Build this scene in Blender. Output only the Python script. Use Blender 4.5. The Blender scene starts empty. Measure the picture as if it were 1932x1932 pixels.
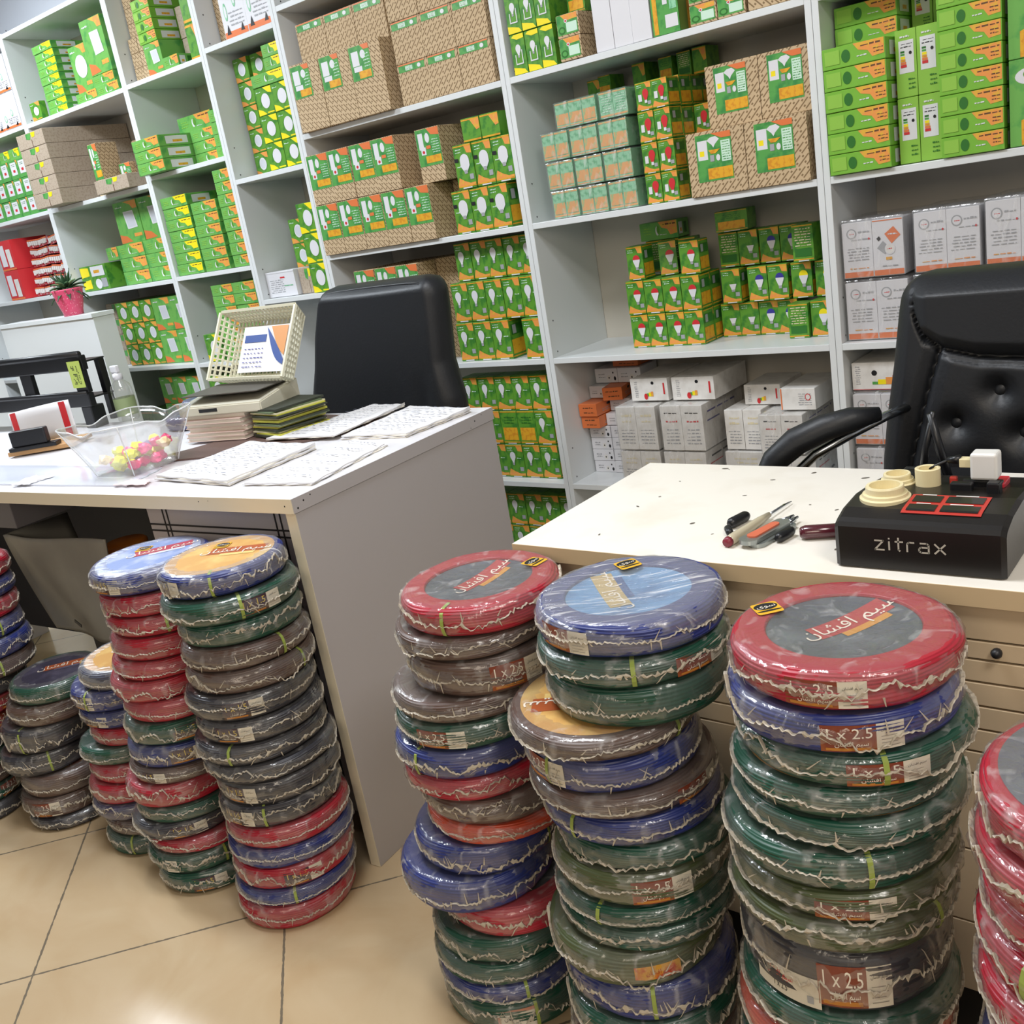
import bpy, bmesh, math, random
from mathutils import Vector, Matrix
random.seed(7)
PI=math.pi
sc=bpy.context.scene
COL=sc.collection
# ------------------------------------------------------------------ camera
F_PX=1889.6; H=1.30
yaw,pit,rol=[math.radians(a) for a in (40.5345,16.8683,-9.9425)]
fw=Vector((-math.sin(yaw)*math.cos(pit),math.cos(yaw)*math.cos(pit),-math.sin(pit)))
rt=Vector((math.cos(yaw),math.sin(yaw),0)); up=rt.cross(fw)
r2=math.cos(rol)*rt+math.sin(rol)*up; u2=-math.sin(rol)*rt+math.cos(rol)*up
cam=bpy.data.cameras.new('camera'); co=bpy.data.objects.new('camera',cam); COL.objects.link(co)
cam.sensor_width=36; cam.lens=36*F_PX/1932; cam.clip_start=.02
m=Matrix((r2,u2,-fw)).transposed().to_4x4(); m.translation=Vector((0,0,H)); co.matrix_world=m
sc.camera=co
# ------------------------------------------------------------------ world, lights, exposure
w=bpy.data.worlds.new('world'); sc.world=w; w.use_nodes=True
w.node_tree.nodes['Background'].inputs[0].default_value=(.80,.88,1,1)
w.node_tree.nodes['Background'].inputs[1].default_value=.25
sc.view_settings.view_transform='Standard'; sc.view_settings.look='None'
sc.view_settings.exposure=0.0; sc.view_settings.gamma=1; sc.view_settings.use_curve_mapping=False
def area(name,loc,target,sx,sy,power,col):
    l=bpy.data.lights.new(name,'AREA'); l.shape='RECTANGLE'; l.size=sx; l.size_y=sy; l.energy=power; l.color=col
    o=bpy.data.objects.new(name,l); COL.objects.link(o); o.location=loc
    o.rotation_euler=(Vector(target)-Vector(loc)).to_track_quat('-Z','Y').to_euler()
    return o
area('ceiling_light_left',(-3.9,1.05,2.84),(-3.9,1.2,0),.9,.5,78,(.86,.93,1))
area('ceiling_light_middle',(-1.4,.95,2.84),(-1.4,1.1,0),.9,.5,46,(.93,.96,1))
area('ceiling_light_far',(-4.75,2.05,2.84),(-4.75,2.05,0),.6,.3,22,(.86,.93,1))
area('ceiling_light_right',(.9,.2,2.84),(.9,.2,0),.8,.5,40,(1,.95,.88))
area('shop_front_light',(.6,-2.6,2.5),(-1.2,1.6,.7),1.8,1.2,50,(1,.86,.68))
try:
    sc.cycles.transparent_max_bounces=20; sc.cycles.max_bounces=8; sc.cycles.use_denoising=True
except Exception: pass
# ------------------------------------------------------------------ materials
def lin(c):
    c=c.lstrip('#'); v=[int(c[i:i+2],16)/255 for i in (0,2,4)]
    return tuple(x/12.92 if x<=.04045 else ((x+.055)/1.055)**2.4 for x in v)+(1,)
MATS={}
def mat(name,col,rough=.5,spec=.5,metal=0,noise=None,bump=None,alpha=None,trans=None,coat=0):
    if name in MATS: return MATS[name]
    m=bpy.data.materials.new(name); m.use_nodes=True; nt=m.node_tree; b=nt.nodes['Principled BSDF']
    c=lin(col) if isinstance(col,str) else col
    b.inputs['Base Color'].default_value=c; b.inputs['Roughness'].default_value=rough
    b.inputs['Specular IOR Level'].default_value=spec; b.inputs['Metallic'].default_value=metal
    if coat: b.inputs['Coat Weight'].default_value=coat; b.inputs['Coat Roughness'].default_value=.08
    if trans: b.inputs['Transmission Weight'].default_value=trans
    if noise:   # (second colour, scale, low, high)
        tc=nt.nodes.new('ShaderNodeTexCoord'); n=nt.nodes.new('ShaderNodeTexNoise'); n.inputs['Scale'].default_value=noise[1]; n.inputs['Detail'].default_value=4
        r=nt.nodes.new('ShaderNodeMapRange'); r.inputs[1].default_value=noise[2]; r.inputs[2].default_value=noise[3]
        mx=nt.nodes.new('ShaderNodeMix'); mx.data_type='RGBA'; mx.inputs[6].default_value=c; mx.inputs[7].default_value=lin(noise[0])
        nt.links.new(tc.outputs['Object'],n.inputs['Vector']); nt.links.new(n.outputs['Fac'],r.inputs[0]); nt.links.new(r.outputs[0],mx.inputs[0]); nt.links.new(mx.outputs[2],b.inputs['Base Color'])
    if bump:    # (scale, strength, distance)
        tc=nt.nodes.new('ShaderNodeTexCoord'); n=nt.nodes.new('ShaderNodeTexNoise'); n.inputs['Scale'].default_value=bump[0]; n.inputs['Detail'].default_value=3
        bp=nt.nodes.new('ShaderNodeBump'); bp.inputs['Strength'].default_value=bump[1]; bp.inputs['Distance'].default_value=bump[2]
        nt.links.new(tc.outputs['Object'],n.inputs['Vector']); nt.links.new(n.outputs['Fac'],bp.inputs['Height']); nt.links.new(bp.outputs[0],b.inputs['Normal'])
    MATS[name]=m; return m
P={  # print inks and boards
'green':('#5b9430',.38,('#3b7a2c',38,.48,.6)),'green3':('#6caa52',.36,('#4c944a',26,.5,.65)),'lime2':('#76b03c',.36,('#5f9c34',14,.5,.7)),'greyl':('#c6c8d0',.45,None),'green2':('#559c4c',.38,('#3b8443',30,.48,.6)),'dgreen':('#2c6b26',.4,None),'lime':('#8abb48',.4,None),  # green of the flat and panel boxes is paler: lens haze painted in
'mint':('#93cba6',.3,('#67ac80',60,.48,.6)),'mintw':('#c6e2cf',.3,None),'orange':('#e0924a',.4,('#d9a93c',60,.5,.6)),'orange2':('#d87440',.4,None),
'yellow':('#ecd81c',.4,None),'amber':('#dba32a',.4,('#cd8a25',70,.5,.6)),'white':('#d6d6da',.4,None),'paper':('#dcdad6',.55,('#d0cdc8',30,.45,.65)),
'grey':('#9c9ea2',.5,None),'black':('#16171c',.45,None),'red':('#c62f34',.4,None),'blue':('#37378f',.4,None),'cream':('#d9cfae',.5,None),
'peach':('#dfa56a',.35,('#8fbd86',50,.52,.64)),'ink':('#5c3c22',.5,None),'kside':('#a99a88',.65,('#9a8a78',120,.5,.6)),'olive':('#6f8b3d',.45,None)}
def M(n):
    if n in MATS: return MATS[n]
    c,r,nz=P[n]; return mat(n,c,rough=r,noise=nz)
def kraft(name,base,dash,mirror=False):
    m=bpy.data.materials.new(name); m.use_nodes=True; nt=m.node_tree; b=nt.nodes['Principled BSDF']; b.inputs['Roughness'].default_value=.75
    tc=nt.nodes.new('ShaderNodeTexCoord'); sp=nt.nodes.new('ShaderNodeSeparateXYZ'); nt.links.new(tc.outputs['Object'],sp.inputs[0])
    def mt(op,a,bb=None,cc=None):
        n=nt.nodes.new('ShaderNodeMath'); n.operation=op
        for i,x in enumerate((a,bb,cc)):
            if x is None: continue
            if isinstance(x,(int,float)): n.inputs[i].default_value=x
            else: nt.links.new(x,n.inputs[i])
        return n.outputs[0]
    h=mt('ADD',sp.outputs[0],sp.outputs[1])
    p=mt('ADD' if not mirror else 'SUBTRACT',sp.outputs[2],h); q=mt('SUBTRACT' if not mirror else 'ADD',sp.outputs[2],h)
    p1=mt('MULTIPLY',p,50); fr=mt('FRACT',p1); row=mt('FLOOR',p1)
    odd=mt('MODULO',mt('ABSOLUTE',row),2)
    q1=mt('FRACT',mt('ADD',mt('MULTIPLY',q,15),mt('MULTIPLY',row,.37)))
    line=mt('MULTIPLY',mt('LESS_THAN',fr,.24),mt('LESS_THAN',q1,.86))
    dot=mt('MULTIPLY',mt('LESS_THAN',mt('ABSOLUTE',mt('SUBTRACT',fr,.62)),.16),mt('LESS_THAN',mt('FRACT',mt('MULTIPLY',q1,2)),.24))
    f=mt('MAXIMUM',line,mt('MULTIPLY',dot,1))
    f=mt('MULTIPLY',f,.85)
    n=nt.nodes.new('ShaderNodeTexNoise'); n.inputs['Scale'].default_value=9; nt.links.new(tc.outputs['Object'],n.inputs['Vector'])
    bc=nt.nodes.new('ShaderNodeMix'); bc.data_type='RGBA'; bc.inputs[6].default_value=lin(base); c2=lin(base); bc.inputs[7].default_value=(c2[0]*.8,c2[1]*.78,c2[2]*.75,1); nt.links.new(n.outputs['Fac'],bc.inputs[0])
    mx=nt.nodes.new('ShaderNodeMix'); mx.data_type='RGBA'; nt.links.new(bc.outputs[2],mx.inputs[6]); mx.inputs[7].default_value=lin(dash)
    nt.links.new(f,mx.inputs[0]); nt.links.new(mx.outputs[2],b.inputs['Base Color']); MATS[name]=m
kraft('kraft','#c6ae8b','#6b5230'); kraft('kraftm','#c6ae8b','#6b5230',True)
def film_mat(name,haze,glint,bscale,tint=(.97,.97,.97,1)):
    m=bpy.data.materials.new(name); m.use_nodes=True; nt=m.node_tree; nt.nodes.remove(nt.nodes['Principled BSDF']); out=nt.nodes['Material Output']
    tr=nt.nodes.new('ShaderNodeBsdfTransparent'); tr.inputs[0].default_value=tint
    gl=nt.nodes.new('ShaderNodeBsdfGlossy'); gl.inputs['Roughness'].default_value=.13; gl.inputs[0].default_value=(.95,.95,.95,1)
    df=nt.nodes.new('ShaderNodeBsdfDiffuse'); df.inputs[0].default_value=(.86,.85,.84,1)
    tc=nt.nodes.new('ShaderNodeTexCoord'); mp=nt.nodes.new('ShaderNodeMapping'); mp.inputs['Scale'].default_value=(1,1,.35); mp.inputs['Rotation'].default_value=(.3,.5,.2)
    n1=nt.nodes.new('ShaderNodeTexNoise'); n1.inputs['Scale'].default_value=bscale; n1.inputs['Detail'].default_value=5; n1.inputs['Distortion'].default_value=1.2
    nt.links.new(tc.outputs['Object'],mp.inputs[0]); nt.links.new(mp.outputs[0],n1.inputs['Vector'])
    bp=nt.nodes.new('ShaderNodeBump'); bp.inputs['Strength'].default_value=1; bp.inputs['Distance'].default_value=.004; nt.links.new(n1.outputs['Fac'],bp.inputs['Height'])
    nt.links.new(bp.outputs[0],gl.inputs['Normal'])
    lw=nt.nodes.new('ShaderNodeLayerWeight'); lw.inputs[0].default_value=.25; nt.links.new(bp.outputs[0],lw.inputs['Normal'])
    a=nt.nodes.new('ShaderNodeMath'); a.operation='MULTIPLY_ADD'; nt.links.new(lw.outputs['Facing'],a.inputs[0]); a.inputs[1].default_value=glint; a.inputs[2].default_value=.04
    s1=nt.nodes.new('ShaderNodeMixShader'); nt.links.new(a.outputs[0],s1.inputs[0]); nt.links.new(tr.outputs[0],s1.inputs[1]); nt.links.new(gl.outputs[0],s1.inputs[2])
    r=nt.nodes.new('ShaderNodeMapRange'); r.inputs[1].default_value=.56; r.inputs[2].default_value=.74; r.inputs[3].default_value=haze*.16; r.inputs[4].default_value=haze
    nt.links.new(n1.outputs['Fac'],r.inputs[0])
    s2=nt.nodes.new('ShaderNodeMixShader'); nt.links.new(r.outputs[0],s2.inputs[0]); nt.links.new(s1.outputs[0],s2.inputs[1]); nt.links.new(df.outputs[0],s2.inputs[2])
    nt.links.new(s2.outputs[0],out.inputs[0]); MATS[name]=m
film_mat('film',.26,.36,30); film_mat('filmbox',.34,.5,34); film_mat('bowl',.10,.55,6); film_mat('film_streak',.62,.5,30)
for n_ in MATS['film_streak'].node_tree.nodes:  # stretch the whitish haze into streaks: painted glints of the film folds
    if n_.type=='MAPPING': n_.inputs['Scale'].default_value=(.35,3.2,.35); n_.inputs['Rotation'].default_value=(0,0,.5)
mat('laminate','#d6dadb',.32,.5); mat('laminate_edge','#e2e0d8',.4); mat('back_board','#c3beb3',.5)
mat('chair_leather','#17191d',.46,.45,bump=(160,.25,.0015)); mat('black_plastic','#101115',.38,bump=(400,.12,.0005)); mat('chrome','#aab0b6',.18,metal=1)
# ------------------------------------------------------------------ mesh helpers
def tag(o,label=None,cat=None,group=None,kind=None):
    if label:
        assert len(label.split())<=16,label
        o['label']=label
    if cat: o['category']=cat
    if group: o['group']=group
    if kind: o['kind']=kind
    return o
def mesh_obj(name,verts,faces,mats,idx=None,parent=None,smooth=False):
    me=bpy.data.meshes.new(name); me.from_pydata([tuple(v) for v in verts],[],[tuple(f) for f in faces])
    for m in mats: me.materials.append(m)
    if idx: me.polygons.foreach_set('material_index',idx)
    if smooth: me.polygons.foreach_set('use_smooth',[True]*len(me.polygons))
    me.update()
    o=bpy.data.objects.new(name,me); COL.objects.link(o)
    if parent: o.parent=parent
    return o
def empty(name,loc=(0,0,0),rz=0,**k):
    o=bpy.data.objects.new(name,None); COL.objects.link(o); o.empty_display_size=.05; o.location=loc; o.rotation_euler=(0,0,rz); return tag(o,**k)
def bevel_obj(name,bm,m,parent=None,bev=0,seg=2,smooth=False):
    if bev:
        bmesh.ops.bevel(bm,geom=list(bm.edges)+list(bm.verts),offset=bev,segments=seg,profile=.5,affect='EDGES')
    bmesh.ops.recalc_face_normals(bm,faces=bm.faces)
    me=bpy.data.meshes.new(name); bm.to_mesh(me); bm.free()
    me.materials.append(m)
    if smooth: me.polygons.foreach_set('use_smooth',[True]*len(me.polygons))
    o=bpy.data.objects.new(name,me); COL.objects.link(o)
    if parent: o.parent=parent
    return o
def add_box(bm,x0,x1,y0,y1,z0,z1,mtx=None):
    vs=[bm.verts.new((x,y,z)) for z in (z0,z1) for y in (y0,y1) for x in (x0,x1)]
    for f in ((0,2,3,1),(4,5,7,6),(0,1,5,4),(1,3,7,5),(3,2,6,7),(2,0,4,6)): bm.faces.new([vs[i] for i in f])
    if mtx: bmesh.ops.transform(bm,matrix=mtx,verts=vs)
    return vs
def box(name,x0,x1,y0,y1,z0,z1,m,parent=None,bev=0,smooth=False,seg=2):
    bm=bmesh.new(); add_box(bm,x0,x1,y0,y1,z0,z1); return bevel_obj(name,bm,m,parent,bev,seg,smooth)
def tube(name,pts,rad,m,parent=None,seg=10,flat=1.0,caps=True):
    vs=[];fs=[]; pts=[Vector(p) for p in pts]; n=len(pts)
    if not isinstance(rad,(list,tuple)): rad=[rad]*n
    for i,p in enumerate(pts):
        t=(pts[min(i+1,n-1)]-pts[max(i-1,0)]).normalized()
        a=t.cross(Vector((0,0,1)));
        if a.length<1e-3: a=Vector((1,0,0))
        a.normalize(); b=a.cross(t)
        for k in range(seg):
            an=2*PI*k/seg; vs.append(p+a*math.cos(an)*rad[i]+b*math.sin(an)*rad[i]*flat)
    for i in range(n-1):
        for k in range(seg): fs.append((i*seg+k,i*seg+(k+1)%seg,(i+1)*seg+(k+1)%seg,(i+1)*seg+k))
    if caps: fs.append(tuple(range(seg))[::-1]); fs.append(tuple(range((n-1)*seg,n*seg)))
    return mesh_obj(name,vs,fs,[m],None,parent,True)
def lathe(name,prof,m,parent=None,seg=32,closed=False,fn=None,smooth=True,loc=None):
    vs=[];fs=[];n=len(prof)
    for k in range(seg):
        th=2*PI*k/seg
        for i,(r,z) in enumerate(prof):
            if fn: r,z=fn(r,z,th,i)
            vs.append((r*math.cos(th),r*math.sin(th),z))
    for k in range(seg):
        k2=(k+1)%seg
        for i in range(n if closed else n-1):
            j=(i+1)%n; fs.append((k*n+i,k2*n+i,k2*n+j,k*n+j))
    o=mesh_obj(name,vs,fs,[m],None,parent,smooth)
    if loc: o.location=loc
    return o
_tc={}
def text_geo(s,size):
    """outline of a word as flat polygons; centred on the origin"""
    if s in _tc: g=_tc[s]
    else:
        c=bpy.data.curves.new('txt','FONT'); c.body=s; c.resolution_u=2; c.align_x='CENTER'; c.align_y='CENTER'
        o=bpy.data.objects.new('txt',c); COL.objects.link(o)
        dg=bpy.context.evaluated_depsgraph_get(); ev=o.evaluated_get(dg); me=ev.to_mesh()
        g=([v.co.copy() for v in me.vertices],[tuple(p.vertices) for p in me.polygons]); ev.to_mesh_clear()
        bpy.data.objects.remove(o); bpy.data.curves.remove(c); _tc[s]=g
    return [Vector((v.x*size,v.y*size,0)) for v in g[0]],g[1]
AFSHAN='\uFEE5\uFE8E\uFEB8\uFED3\uFE8D \uFEE2\uFBFF\uFEB3'
# ------------------------------------------------------------------ printed boxes
def bulb(cu,cv,s,top,bot,asp,kind='a'):
    """bulb picture, s = height as a fraction of face height, asp = face height / face width"""
    R=[]
    pts=[]
    w=s*asp*.30
    for i in range(13):
        a=PI*i/12; pts.append((cu+w*math.cos(a),cv+s*.18+s*.30*math.sin(a)))
    if kind=='full': prof=[(-.9,.05),(-.35,-.22),(-.35,-.34),(.35,-.34),(.35,-.22),(.9,.05)]
    elif kind=='drop': prof=[(-1,-.1),(-.35,-.38),(.35,-.38),(1,-.1)]
    else: prof=[(-.95,.08),(-.4,-.3),(.4,-.3),(.95,.08)]
    base=[(cu+x*w,cv+s*y) for x,y in prof]
    if top!=bot:
        R.append(('p',pts,top)); R.append(('p',[(cu-w*.98,cv+s*.18)]+base+[(cu+w*.98,cv+s*.18)],bot))
    else: R.append(('p',pts+base,bot))
    R.append(('r',cu-w*.36,cv-s*.48,cu+w*.36,cv-s*.30,'grey'))
    return R
def common(asp,ori='orange',bar='amber'):
    return [('p',[(.58,1),(1,1),(1,.78),(.72,.80),(.66,.9)],ori),('p',[(0,.10),(.12,.27),(.4,.18),(.7,.12),(1,.13),(1,.08),(0,.05)],ori),
            ('r',0,.045,1,.075,bar),('r',0,.95,1,.975,bar),('r',.25,.008,.75,.04,'white'),('t',.08,.80,.42,.92,'mintw',2),('r',.72,.20,.93,.32,'grey')]
def art(kind,w,h):
    a=h/w; L=[]; body='green'; side=[]
    if kind in('white','drop','red','cap','cup','blue','yel'):
        if kind in('white','red'): body='green' if kind=='white' else 'green'
        L+=common(a)
        if kind=='white': L+=bulb(.38,.58,.42/1,'white','white',a/1.25,'full')+[('t',.62,.55,.9,.62,'mintw',1)]
        if kind=='drop': L+=bulb(.55,.56,.46,'white','white',a/1.0,'drop')+[('r',.0,.62,.22,.70,'black'),('t',.1,.46,.3,.56,'mintw',1)]
        if kind=='red': L+=bulb(.62,.52,.5,'red','red',a/1.2,'cap')+[('r',.16,.34,.38,.58,'white'),('r',.54,.26,.70,.36,'white')]
        if kind=='cap': L+=bulb(.60,.52,.46,'red','white',a/1.1)
        if kind=='blue': L+=bulb(.60,.54,.46,'blue','white',a/1.1)
        if kind=='yel': L+=bulb(.60,.54,.48,'yellow','white',a/1.1)
        if kind=='cup': L+=[('p',[(.42,.56),(.8,.56),(.70,.40),(.52,.40)],'white'),('r',.52,.34,.70,.40,'grey')]
        side=[('r',.06,.12,.94,.48,'amber'),('r',.1,.6,.9,.86,'dgreen'),('r',.2,.62,.45,.84,'grey'),('r',0,.045,1,.075,'amber'),('r',0,.95,1,.975,'amber')]
    elif kind=='lines':
        L+=[('r',0,.95,1,.98,'amber'),('r',0,.05,1,.08,'amber'),('r',.25,.008,.75,.04,'white'),('t',.1,.4,.9,.92,'cream',7),('r',.1,.14,.9,.36,'dgreen')]
    elif kind=='ob':
        L+=[('r',0,.95,1,.98,'amber'),('r',.08,.12,.92,.5,'amber'),('r',0,.05,1,.08,'amber'),('r',.25,.008,.75,.04,'white'),('t',.2,.6,.8,.85,'dgreen',3)]
    elif kind=='plain':
        L+=[('r',0,.9,1,.96,'amber'),('r',0,.03,1,.10,'amber'),('p',[(.5,.9),(1,.9),(1,.5),(.8,.45)],'orange')]
    elif kind in('flat','flaty','flat2'):
        o='yellow' if kind=='flaty' else 'orange'
        body='lime2' if kind=='flat2' else 'green3'
        L+=[('p',[(.50,1),(1,1),(1,.28),(.80,.22),(.73,.55),(.58,.66)],o),('t',.60,.72,.96,.93,'ink',1),('t',.80,.34,.97,.66,'ink',2),
            ('e',.38,.5,.07,.30,'dgreen'),('t',.53,.30,.72,.46,'white',1),('r',.04,.2,.28,.85,'lime')]
        if kind!='flat2': L=L[:2]+[('e',.46,.5,.045,.26,'white'),('e',.49,.56,.04,.24,'green'),('t',.08,.3,.3,.75,'lime',3),('t',.52,.2,.7,.34,'white',1)]
        side=[('r',.1,.18,.42,.84,'white'),('r',.2,.3,.34,.5,'amber'),('r',.55,.2,.8,.8,'dgreen')]
    elif kind in('panel','prect','pround','vert'):
        body='green3'
        L+=[('p',[(.45,1),(1,1),(1,.80),(.80,.80),(.72,.90)],'orange'),('p',[(0,.02),(0,.24),(.3,.18),(.5,.04)],'orange2'),('r',.62,.14,.94,.22,'orange'),
            ('t',.08,.84,.36,.92,'white',1)]
        if kind=='pround': L+=[('e',.55,.55,.33,.24,'white'),('e',.55,.55,.29,.205,'greyl')]
        elif kind=='vert': L=[('p',[(.2,0),(1,0),(1,.8),(.6,.62),(.6,.4),(.2,.3)],'amber'),('e',.4,.8,.3,.1,'white'),('e',.52,.82,.28,.09,'green')]
        else: L+=[('p',[(.42,.34),(.36,.76),(.78,.76),(.84,.36)],'white'),('p',[(.46,.37),(.41,.73),(.75,.73),(.80,.39)],'greyl')]
    elif kind in('disco','discy'):
        c='orange' if kind=='disco' else 'yellow'
        L+=[('p',[(.5,1),(1,1),(1,.74),(.78,.78)],c),('p',[(0,0),(0,.26),(.28,.18),(.5,.03)],c),('r',.55,.05,.95,.10,c),('e',.55,.5,.25,.27*min(1,1/a)*a,'white'),('e',.55,.5,.2,.21*min(1,1/a)*a,'greyl' if kind=='disco' else 'white'),('t',.08,.8,.35,.9,'mintw',1)]
    elif kind=='outline':
        L+=[('p',[(0,0),(.0,.2),(.35,.17),(.8,.12),(1,.0)],'yellow'),('p',[(.3,1),(.1,.93),(.5,.86),(1,.88),(1,1)],'yellow')]+bulb(.5,.58,.34,'white','white',a/1.2,'full')
        L+=[('p',[(.24,.28),(.30,.28),(.30,.5),(.24,.5)],'white'),('p',[(.72,.28),(.78,.28),(.78,.6),(.72,.6)],'white'),('r',.24,.25,.78,.28,'white')]
    elif kind=='tallgreen':
        body='green2'; L+=[('r',.06,0,.22,1,'amber'),('r',.5,.05,.96,.16,'white'),('r',.45,.25,.62,.4,'white'),('r',.7,.2,.95,.8,'mint')]; side=[('r',0,0,1,1,'olive'),('r',.3,0,.5,1,'amber')]
    elif kind=='smallg':
        body='green2'; L+=[('r',.14,.22,.8,.9,'white'),('t',.22,.66,.7,.82,'dgreen',2),('r',.35,.36,.6,.5,'red'),('p',[(.8,1),(1,1),(1,.7)],'orange')]
    elif kind=='energy':
        body='lime'; L+=[('r',.16,.36,.88,.84,'white'),('t',.22,.72,.8,.81,'black',2),('r',.24,.66,.44,.69,'dgreen'),('r',.24,.62,.44,.65,'green2'),('r',.24,.57,.46,.61,'yellow'),('r',.24,.53,.47,.565,'amber'),('r',.24,.49,.50,.525,'orange2'),('r',.24,.445,.52,.485,'red'),('e',.72,.65,.07,.025,'black'),
            ('t',.2,.86,.7,.93,'white',1),('t',.55,.1,.9,.3,'dgreen',3)]
    elif kind=='en':
        L+=[('p',[(0,.55),(0,.95),(.34,.92),(.34,.6)],'yellow'),('p',[(0,.08),(0,.4),(.34,.45),(.34,.1)],'yellow'),('r',.42,.56,.92,.95,'white'),('r',.52,.68,.74,.8,'amber'),('e',.62,.25,.12,.2,'white'),('r',.74,.1,.95,.45,'grey')]
    elif kind=='mint':
        body='mint'; L+=[('r',0,.93,1,1,'peach'),('r',0,.06,1,.13,'peach'),('r',.2,.0,.5,.04,'white')]
        L+=[('t',.12,.2,.9,.88,'mintw',7)] if (int(w*1e5)+int(h*1e5))%2 else [('r',.06,.16,.94,.58,'peach')]
    elif kind=='minto':
        body='mint'; L+=[('r',0,.93,1,1,'peach'),('r',.04,.14,.96,.56,'peach'),('r',0,.05,1,.09,'peach'),('r',.3,.0,.7,.04,'white')]
    elif kind.startswith('kraft') or kind in('kbig','ktall','kstrip','klab','kside'):
        body='kraftm' if kind in('kstrip','kraftm','kbig') else 'kraft'
        if kind=='kbig':
            L+=[('r',.16,.22,.78,.95,'green2'),('r',.19,.56,.36,.86,'white'),('r',.22,.62,.30,.70,'yellow'),('p',[(.36,.85),(.42,.89),(.52,.9),(.58,.85),(.50,.78),(.47,.73),(.44,.78)],'white'),('r',.60,.50,.76,.82,'mintw'),('t',.61,.51,.75,.81,'green2',8),
                ('r',.34,.25,.77,.42,'amber'),('p',[(.44,.95),(.78,.95),(.78,.86),(.62,.86)],'orange2'),('p',[(.38,.70),(.58,.70),(.5,.64),(.42,.64)],'amber'),('r',.40,.52,.47,.62,'grey'),('e',.54,.57,.035,.05,'white')]
        if kind=='ktall': L+=[('r',-.0,.50,.66,.97,'green2'),('r',.08,.70,.30,.90,'white'),('e',.44,.84,.08,.06,'white'),('r',.10,.62,.36,.69,'white'),('r',.24,.52,.62,.62,'amber'),('p',[(.4,.97),(.66,.97),(.66,.9),(.5,.9)],'orange2'),('t',.44,.65,.63,.86,'mintw',5)]
        if kind=='kstrip': L+=[('r',.05,.80,.92,.96,'green2'),('r',.05,.96,.92,.995,'orange2'),('r',.28,.83,.52,.93,'mintw'),('t',.3,.84,.5,.92,'ink',3),('e',.74,.88,.06,.05,'white')]
        if kind=='klab': L+=[('r',0,.31,1,1,'green2'),('r',.10,.62,.30,.92,'white'),('e',.48,.82,.09,.09,'white'),('r',.16,.52,.36,.66,'white'),('e',.26,.57,.05,.03,'red'),('r',.32,.36,.95,.49,'amber'),('p',[(.5,1),(1,1),(1,.84),(.66,.87)],'orange2'),('t',.62,.52,.94,.80,'mintw',6),('r',.4,.62,.58,.68,'orange2')]
        if kind=='kraft_small': L+=[('r',.0,.12,.94,.98,'green2'),('p',[(.2,.98),(.94,.98),(.94,.74),(.4,.72)],'orange'),('r',.42,.2,.9,.62,'mintw'),('e',.22,.32,.16,.17,'dgreen'),('e',.22,.32,.1,.1,'green2'),('e',.42,.7,.07,.08,'white'),('e',.42,.7,.04,.045,'red')]
        if kind=='kside': body='kside'; L+=[('p',[(.36,.94),(.36,.6),(.5,.52),(.56,.94)],'green2'),('p',[(.56,.96),(.72,.94),(.68,.66),(.58,.62)],'yellow'),('r',.54,.0,.555,.5,'ink')]
    elif kind=='wp':
        body='paper'; L+=[('t',.15,.12,.85,.5,'grey',5),('t',.2,.6,.8,.86,'cream',2)]; side=[('t',.1,.75,.8,.88,'black',1),('r',.1,.6,.4,.63,'red'),('r',.5,.15,.8,.18,'red'),('e',.5,.35,.05,.04,'black')]
    elif kind=='wpt':
        body='paper'; L+=[('t',.15,.12,.85,.5,'grey',5),('t',.15,.80,.8,.87,'black',1),('t',.2,.6,.8,.7,'red',1)]; side=[('t',.1,.75,.8,.88,'blue',1),('r',.1,.6,.4,.63,'blue'),('r',.5,.15,.8,.18,'red')]
    elif kind=='wl':
        body='paper'; L+=[('e',.60,.8,.04,.07,'black'),('r',.42,.2,.48,.34,'green2'),('r',.48,.2,.54,.38,'yellow'),('r',.54,.2,.60,.42,'orange'),('t',.1,.15,.2,.9,'grey',9),('r',.88,.3,.92,.8,'red'),('e',.40,.2,.05,.14,'red')]
    elif kind=='wle':
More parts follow.
